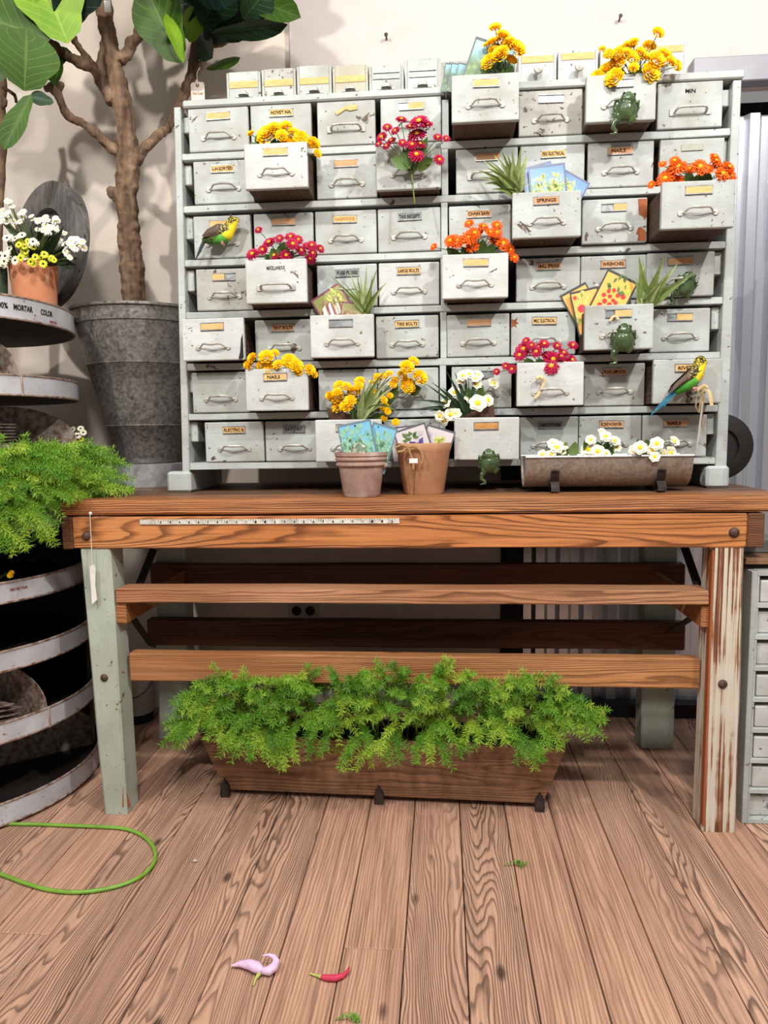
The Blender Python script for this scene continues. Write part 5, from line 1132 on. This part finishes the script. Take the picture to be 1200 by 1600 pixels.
loc('side_board', wedge(-hb_, hb_, -ht_, ht_, fy+D0, fy+D0+.018, fy+D0+.03, fy+D0+.048, z0, zt), 'wood_planter', pl)
for s_ in (-1, 1): loc('end_board', wedge(s_*hb_-.018*(s_ > 0), s_*hb_+.018*(s_ < 0), s_*ht_-.018*(s_ > 0), s_*ht_+.018*(s_ < 0), fy+.0185, fy+D0-.0005, fy-.0115, fy+D0+.0295, z0, zt-.004), 'wood_planter', pl)
mb = MB(); mb.box(-hb_+.02, hb_-.02, fy+.019, fy+D0-.001, z0+.001, z0+.018); loc('bottom_board', mb, 'wood_planter', pl)
mb = MB(); mb.box(-ht_+.03, ht_-.03, fy+.0, fy+D0+.012, zt-.06, zt-.035); loc('soil', mb, 'soil', pl)
for x in (-hb_+.005, 0.0, hb_-.01):
    for yy, s_ in ((fy, -1), (fy+D0+.018, 1)):
        mb = MB(); mb.prism([(x-.013, 0), (x+.013, 0), (x+.014, .012), (x+.012, .035), (x+.004, .048), (x, .058), (x-.004, .048), (x-.012, .035), (x-.014, .012)], yy+s_*.014, yy+s_*.0005 if s_ < 0 else yy+.0005); loc('iron_foot', mb, 'iron', pl)
fern = thing('asparagus_fern', 'bushy bright green asparagus fern filling the planter under the bench', 'fern', Mw @ Vector((0, .1, zt-.034)))
rn = random.Random(5)
top = [(250, 1155), (300, 1070), (330, 1058), (370, 1050), (410, 1062), (450, 1060), (500, 1045), (540, 1058), (590, 1040), (612, 1033), (660, 1055), (706, 1028), (750, 1065), (800, 1062), (850, 1052), (880, 1085), (915, 1095), (955, 1135)]
bot = [(250, 1165), (300, 1150), (340, 1160), (380, 1190), (420, 1185), (440, 1205), (500, 1165), (545, 1215), (580, 1180), (640, 1190), (700, 1195), (740, 1170), (800, 1160), (830, 1210), (860, 1170), (900, 1150), (955, 1142)]
def interp(T, x):
    for (a, b), (c_, d_) in zip(T[:-1], T[1:]):
        if a <= x <= c_: return b+(d_-b)*(x-a)/(c_-a)
    return T[-1][1]
for i in range(215):
    u = rn.random(); edge = i < 60; x = 252+700*(i/60) if edge else 262+680*u
    v = rn.random(); a, b = interp(top, x), interp(bot, x)
    if edge: v = .0 if i % 2 else 1.0
    py = a+(b-a)*(.02+.96*v); back = (not edge) and i % 4 == 0
    Y = (1.98 if back else 1.862)-.05*v+rn.uniform(-.035, .015)
    tip = at(x, py, Y); ub = (min(862, max(340, x+rn.uniform(-60, 60)))-600)/262; base = Mw @ Vector((ub*ht_*.88, rn.uniform(.02, .15) if back else rn.uniform(.0, .08), zt-.038))
    top_z = max(base.z, tip.z); ctrl = (base+tip)/2+Vector((rn.uniform(-.04, .04), -.01, 0)); ctrl.z = top_z+rn.uniform(.01, .06)+(.05 if v > .6 else 0); ctrl.y = ctrl.y if back else min(ctrl.y, 1.865)
    if not back: ctrl.z = min(ctrl.z, .40)
    frond(fern, base, ctrl, tip, rn, .95, .019)
fern2 = thing('asparagus_fern', 'light green asparagus fern spilling from the bin tower onto the bench corner', 'fern', (CX+.26, CY-.16, TR[3]-TH[3]+.005))
top = [(-20, 700), (30, 703), (75, 693), (110, 700), (150, 696), (175, 706), (212, 735)]; bot = [(-20, 868), (40, 866), (60, 840), (92, 862), (97, 800), (120, 785), (212, 768)]
for i in range(135):
    x = -20+232*(i/46 if i < 46 else rn.random()); a, b = interp(top, x), interp(bot, x); v = (i % 2)*1.0 if i < 46 else rn.random()
    if x > 96: b = min(b, 782)
    py = a+(b-a)*(.03+.93*v); Y = 1.79-.05*v+rn.uniform(-.05, .04)+(.22 if x > 100 else 0)*(min(1, (x-100)/60) if x > 100 else 0)
    tip = at(x, py, Y); base = Vector((CX+.26+rn.uniform(-.05, .07), CY-.17+rn.uniform(-.06, .06), TR[3]-TH[3]+.012)); ctrl = (base+tip)/2+Vector((rn.uniform(-.02, .02), -.03, .10+.06*rn.random())); frond(fern2, base, ctrl, tip, rn, .95, .018)
mb = MB(); mb.lathe([(0, 0), (.075, 0), (.095, .012), (.09, .014), (0, .012)], 24, Matrix.Translation((CX+.26, CY-.17, TR[3]-TH[3]+.005))); obj('root_pad', mb, 'soil', fern2)

# ================================================================== ceramic frogs
flat('frog_glaze', (78, 102, 62), .16, .7, .45, 40); flat('frog_eye', (24, 26, 22), .1, .8, .1)
_frog = {}
def skin(mb, vox, mat, name, smooth_it=6):
    me = mesh_of(name, mb, mat, True); o = bpy.data.objects.new('tmp', me); C.objects.link(o); r_ = o.modifiers.new('r', 'REMESH'); r_.mode = 'VOXEL'; r_.voxel_size = vox; s_ = o.modifiers.new('s', 'SMOOTH'); s_.factor = .5; s_.iterations = smooth_it
    dg = bpy.context.evaluated_depsgraph_get(); m2 = bpy.data.meshes.new_from_object(o.evaluated_get(dg)); bpy.data.objects.remove(o); m2.name = name; m2.polygons.foreach_set('use_smooth', [True]*len(m2.polygons)); return m2
def frog_mesh():
    mb = MB(); mb.ball((0, -.014, .0), .026, .019, .029, 14, 10); mb.ball((0, -.016, .024), .021, .016, .016, 12, 8); mb.ball((0, -.014, .038), .010, .009, .007)
    for s_ in (-1, 1):
        mb.ball((s_*.011, -.022, .033), .0062, .0062, .0062); mb.tube([(s_*.014, -.012, .016), (s_*.028, -.014, .024), (s_*.030, -.008, .008), (s_*.026, -.006, -.002)], [.006, .0052, .0042, .0036], 8)
        for f in (-.005, 0, .005): mb.tube([(s_*.027, -.006, .0), (s_*.028+f, -.005, -.011)], [.0026, .0024], 6)
        mb.ball((s_*.016, -.012, -.016), .011, .012, .017)
    mb.tube([(-.012, -.012, -.026), (-.024, -.013, -.030), (-.026, -.012, -.044), (-.014, -.012, -.054)], [.008, .008, .0065, .0048], 8)
    mb.tube([(-.014, -.012, -.054), (-.022, -.012, -.059), (-.032, -.012, -.060)], [.0045, .0032, .0026], 6); mb.tube([(-.014, -.012, -.054), (-.018, -.016, -.061)], [.004, .0026], 6)
    mb.tube([(.014, -.012, -.022), (.022, -.012, -.012), (.025, -.012, -.022)], [.008, .007, .005], 8)
    return skin(mb, .0016, 'frog_glaze', 'body', 4)
FM = frog_mesh()
def frog(px, py, Y, label, rz=0.0, sc=1.0, flip=False):
    p = at(px, py, Y); t = thing('frog_figurine', label, 'frog figurine', p, None, Euler((0, R(rz), 0))); S = Matrix.Diagonal((-sc if flip else sc, sc, sc, 1))
    loc('body', FM, None, t, M=S)
    for s_ in (-1, 1): mb = MB(); mb.ball((s_*.0135, -.0265, .0345), .0032, .0032, .0032, 8, 6); loc('eye', mb, 'frog_eye', t, True, S)
for px, py, Y, lab, rz, sc in ((976, 176, 1.987, 'green ceramic frog clinging to the top-row drawer under the yellow flowers', 8, 1.0), (1068, 449, 2.044, 'green ceramic frog on the drawer right of the spiky plant', 20, .9), (972, 533, 1.962, 'green ceramic frog on the drawer front below the tomato cards', 2, 1.0), (764, 724, 1.982, 'green ceramic frog on the lowest drawer left of the trough', -4, .92)):
    frog(px, py, Y, lab, rz, sc)
# ================================================================== parakeets
t = NT('bird_body'); v = t.coord(rnd=False); sp = t.n('SeparateXYZ', n_0=v); ax = t.math('ADD', t.math('MULTIPLY', sp.outputs[0], .75), t.math('MULTIPLY', sp.outputs[2], .9)); nz = t.noise(v, 90, 3)
f = t.math('ADD', ax, t.math('MULTIPLY', t.math('SUBTRACT', nz, .5), .006)); body = t.ramp(t.math('ADD', t.math('MULTIPLY', f, 14), .5), (.0, lin((54, 132, 44))), (.62, lin((98, 176, 66))), (.70, lin((232, 206, 46))), (1, lin((244, 214, 40))))
up_ = t.math('SUBTRACT', t.math('MULTIPLY', sp.outputs[2], .8), t.math('MULTIPLY', sp.outputs[0], .65)); vo = t.vor(v, 260)
sc_ = t.math('MULTIPLY', t.ramp(vo.outputs[0], (.25, K(0)), (.5, K(1))), t.ramp(t.math('ADD', t.math('MULTIPLY', up_, 40), .5), (.55, K(0)), (.7, K(1)))); c = t.mix(sc_, body, lin((60, 54, 30))); t.done(c, .6, 0, .3)
t = NT('bird_wing'); v = t.coord(rnd=False); vo = t.vor(v, 240); sp = t.n('SeparateXYZ', n_0=v); f = t.math('ADD', t.math('MULTIPLY', sp.outputs[0], 16), .5)
spots = t.mix(t.ramp(vo.outputs[0], (.2, K(0)), (.45, K(1))), lin((232, 208, 92)), lin((52, 46, 32))); t.done(t.mix(t.ramp(f, (.40, K(1)), (.62, K(0))), spots, lin((84, 66, 54))), .6)
petalmat('bird_tail', (60, 130, 150), (40, 86, 120)); petalmat('bird_tail_dark', (60, 66, 70), (40, 44, 50)); petalmat('bird_foot', (226, 170, 160), (204, 146, 138)); petalmat('bird_beak', (170, 166, 140), (130, 126, 110))
def bird(label, Y, O, chain, wing, tail, eye, beak, feet, tailmat):
    s_ = Y/FPX; root = at(O[0], O[1], Y); t = thing('parakeet', label, 'bird', root)
    def L(px, py, dy=0.0): return Vector(((px-O[0])*s_, dy, -(py-O[1])*s_))
    mb = MB()
    for i in range(len(chain)-1):
        a, b = chain[i], chain[i+1]
        for q in range(4): u = q/4; r_ = (a[2]+(b[2]-a[2])*u)*s_; mb.ball(L(a[0]+(b[0]-a[0])*u, a[1]+(b[1]-a[1])*u), r_, r_*.92, r_, 12, 8)
    a = chain[-1]; mb.ball(L(a[0], a[1]), a[2]*s_, a[2]*s_*.9, a[2]*s_)
    bp = L(*beak); mb.ball(bp, 3.2*s_, 3*s_, 3.6*s_, 8, 6)
    loc('body', skin(mb, .0014, 'bird_body', 'body', 5), None, t)
    for dy in (-1, 1):
        n = len(wing); mb = MB(); cx = sum(w_[0] for w_ in wing)/n; cy = sum(w_[1] for w_ in wing)/n; ring = [L(x, y, dy*.0155) for x, y in wing]; c0 = L(cx, cy, dy*.022); inn = [L(cx+(x-cx)*.55, cy+(y-cy)*.55, dy*.0205) for x, y in wing]; bk = [L(x, y, dy*.010) for x, y in wing]
        mb.add(ring+inn+[c0]+bk, [(i, (i+1) % n, n+(i+1) % n, n+i) for i in range(n)]+[(n+i, n+(i+1) % n, 2*n) for i in range(n)]+[(i, 2*n+1+i, 2*n+1+(i+1) % n, (i+1) % n) for i in range(n)]); loc('wing', mb, 'bird_wing', t, True)
    for k_, (pa, pb, w_) in enumerate(tail):
        a, b = L(*pa), L(*pb); d = (b-a).normalized(); sd = Vector((-d.z, 0, d.x)); mb = MB(); pts = []
        for yy in (-.003-.001*k_, .002-.001*k_): pts += [a-sd*w_*s_/2+Vector((0, yy, 0)), a+sd*w_*s_/2+Vector((0, yy, 0)), a.lerp(b, .6)+sd*w_*s_*.42+Vector((0, yy, 0)), b+Vector((0, yy, 0)), a.lerp(b, .6)-sd*w_*s_*.42+Vector((0, yy, 0))]
        mb.add(pts, [(0, 1, 2, 3, 4), (9, 8, 7, 6, 5)]+[(i, i+5, (i+1) % 5+5, (i+1) % 5) for i in range(5)]); loc('tail_feather', mb, tailmat[k_ % len(tailmat)], t)
    for dy in (-1, 1): mb = MB(); e = L(*eye, dy*chain[0][2]*s_*.84); mb.ball(e, 1.7*s_, 1.2*s_, 1.7*s_, 8, 6); loc('eye', mb, 'frog_eye', t, True)
    mb = MB(); mb.tube([bp+Vector((0, 0, .002)), bp+Vector((2.5*s_, 0, -.001)), bp+Vector((2.2*s_, 0, -4.5*s_))], [2.2*s_, 1.9*s_, .5*s_], 8); loc('beak', mb, 'bird_beak', t, True)
    for dy in (-.006, .006):
        f = L(*feet, dy); mb = MB(); mb.tube([f+Vector((0, 0, .012)), f], [.003, .0028], 6)
        for a_ in (-.6, 0, .6): mb.tube([f, f+Vector((.008*math.cos(a_), -.006-.002*math.sin(a_)*2, -.004+.006*math.sin(a_)))], [.0026, .0018], 6)
        loc('foot', mb, 'bird_foot', t, True)
bird('green and yellow parakeet perched on the third-row drawer handle at left', 2.024, (345, 372), [(364, 349, 8.5), (360, 357, 9.5), (354, 366, 11), (345, 371, 11), (332, 373, 8.5), (320, 374, 5)], [(356, 354), (362, 362), (352, 370), (338, 371), (322, 372), (318, 370), (326, 361), (342, 353)], [((322, 371), (303, 404), 4), ((320, 373), (308, 394), 4)], (363.5, 341), (372, 346), (346, 379), ['bird_tail_dark'])
b2 = bird('green and yellow parakeet with blue tail on the drawer marked RIVETS', 1.94, (1073, 590), [(1092, 567, 9), (1090, 575, 10), (1086, 584, 11.5), (1080, 593, 12), (1071, 601, 10), (1059, 609, 6)], [(1082, 572), (1092, 580), (1086, 590), (1072, 596), (1056, 606), (1048, 612), (1053, 600), (1068, 586)], [((1058, 607), (1020, 647), 6), ((1056, 606), (1040, 634), 5), ((1060, 609), (1028, 640), 4)], (1091, 563.5), (1098.5, 568), (1082, 606), ['bird_tail'])
# raffia bow and ribbons on that drawer
rf = thing('raffia_bow', 'straw raffia bow and white ribbon hanging below the blue-tailed parakeet', 'raffia', at(1096, 606, 1.945)); Y = 1.948
pxt('knot', [(1088, 610), (1094, 606), (1100, 603), (1104, 606)], Y, .006, 'raffia', rf, 8)
for pts in ([(1092, 608), (1088, 620), (1087, 636), (1092, 645), (1094, 630), (1096, 612)], [(1096, 608), (1100, 625), (1096, 648), (1098, 668), (1100, 676)], [(1100, 606), (1108, 612), (1111, 622), (1112, 634)], [(1098, 608), (1098, 640), (1096, 650)]): pxt('strand', pts, Y-.002, .0045, 'raffia', rf, 6, .25)
pxt('ribbon', [(1097, 628), (1095, 650), (1092, 675), (1089, 699)], Y-.004, .0062, 'tag_white', rf, 6, .15)
rf2 = thing('raffia_tie', 'straw raffia tie on the handle of the magenta daisy drawer', 'raffia', at(843, 620, 1.955)); Y = 1.962
pxt('strand', [(838, 590), (845, 588), (851, 594), (847, 608), (840, 618), (836, 622)], Y, .0045, 'raffia', rf2, 6, .35); pxt('knot', [(838, 592), (843, 589), (848, 592)], Y-.003, .005, 'raffia', rf2, 8)
rf3 = thing('paper_bow', 'small cream bow stuck on the label above the frog drawer', 'bow', at(959, 497, 1.955)); pxt('bow', [(953, 502), (958, 495), (963, 494), (966, 499)], 1.957, .004, 'raffia', rf3, 6, .5)

# ================================================================== floor odds and ends
flat('hose_green', (126, 176, 60), .4, .5, .15, 40)
cp = [(-200, 1270), (-100, 1280), (-50, 1284), (0, 1287), (60, 1288), (110, 1290), (160, 1292), (195, 1295), (220, 1304), (236, 1318), (243, 1335), (238, 1352), (222, 1368), (195, 1381), (160, 1390), (120, 1394), (80, 1391), (45, 1382), (15, 1371), (-20, 1358), (-60, 1345), (-110, 1336), (-180, 1330)]
W = [atz(a, b, .0055) for a, b in cp]; pts = []
for i in range(1, len(W)-2):
    for j in range(5):
        t_ = j/5; a, b, c_, d_ = W[i-1], W[i], W[i+1], W[i+2]; pts.append(.5*((2*b)+(c_-a)*t_+(2*a-5*b+4*c_-d_)*t_*t_+(3*b-a-3*c_+d_)*t_**3))
mb = MB(); mb.tube(pts, .0048, 10); tag(obj('green_cord', mb, 'hose_green', None, True), 'bright green cord looping across the floor at left', 'cord')
petalmat('petal_lilac', (214, 176, 214), (226, 200, 222)); petalmat('petal_pink', (206, 66, 92), (190, 50, 80)); petalmat('petal_calyx', (190, 196, 110), (168, 176, 90))
pt = thing('fallen_flower', 'lilac curled flower fallen on the floorboards', 'flower', atz(405, 1520, .0)); 
def ground_tube(name, pts, radii, mat, parent, zs): mb = MB(); mb.tube([atz(a, b, z) for (a, b), z in zip(pts, zs)], radii, 10); return obj(name, mb, mat, parent, True)
ground_tube('petal', [(361, 1509), (375, 1506), (390, 1507), (402, 1512), (410, 1517)], [.0012, .006, .010, .011, .006], 'petal_lilac', pt, [.008, .011, .013, .013, .011])
ground_tube('petal', [(410, 1517), (420, 1517), (428, 1511), (432, 1502), (428, 1495), (420, 1492), (410, 1493)], [.006, .009, .009, .0075, .005, .003, .001], 'petal_lilac', pt, [.011, .012, .014, .018, .022, .024, .025])
ground_tube('stalk', [(407, 1515), (405, 1522), (399, 1530), (396, 1540)], [.005, .0045, .0025, .002], 'petal_calyx', pt, [.008, .007, .004, .003])
pt = thing('fallen_bud', 'small red pointed bud lying on the floor beside the lilac flower', 'flower', atz(515, 1525, .0))
ground_tube('petal', [(502, 1526), (512, 1528), (525, 1528), (535, 1525), (543, 1518), (546, 1510)], [.004, .006, .0062, .0052, .0035, .001], 'petal_pink', pt, [.007, .007, .007, .007, .008, .010])
ground_tube('stalk', [(484, 1521), (493, 1524), (503, 1526)], [.0016, .0022, .0042], 'petal_calyx', pt, [.003, .004, .006])
for (px, py), lab in (((803, 1351), 'small green fern sprig fallen between the floorboards'), ((540, 1592), 'green fern sprig lying at the bottom edge of the floor')):
    b = atz(px-16, py+1, .003); e = atz(px+17, py-2, .008); sp_ = thing('fern_sprig', lab, 'sprig', b); frond(sp_, b, (b+e)/2+Vector((0, 0, .012)), e, random.Random(3), 1.1, .010, 1)
mb = MB(); p = atz(305, 1347, 0.0); mb.ball(p+Vector((0, 0, .004)), .007, .006, .004, 7, 5); flat('pebble', (196, 178, 160), .9); tag(obj('pebble', mb, 'pebble', None, True), 'tiny pale crumb on the floorboards right of the green cord', 'crumb')
# pail in the dark under the bench
p = at(222, 1140, 2.52); r_ = .052; pa = thing('paint_pail', 'pale pail standing in the dark behind the left bench leg', 'pail', (p.x, 2.50, 0)); T = Matrix.Translation((p.x, 2.50, 0))
mb = MB(); mb.lathe([(0, 0), (r_, 0), (r_*1.08, .15), (r_*1.13, .15), (r_*1.13, .165), (r_*1.08, .165), (r_*1.08, .19), (r_*1.02, .19), (r_*.98, .02), (0, .02)], 32, T); obj('body', mb, 'socket_white', pa, True)
mb = MB(); mb.lathe([(r_*1.012, .0005), (r_*1.02, .045)], 32, T); obj('dark_base', mb, 'black', pa)
mb = MB(); mb.tube([Vector((p.x+r_*1.14*math.cos(a), 2.50+r_*1.14*math.sin(a), .155-.05*abs(math.sin(a)))) for a in [PI+PI*j/12 for j in range(13)]], .0016, 6); obj('bail', mb, 'iron', pa)
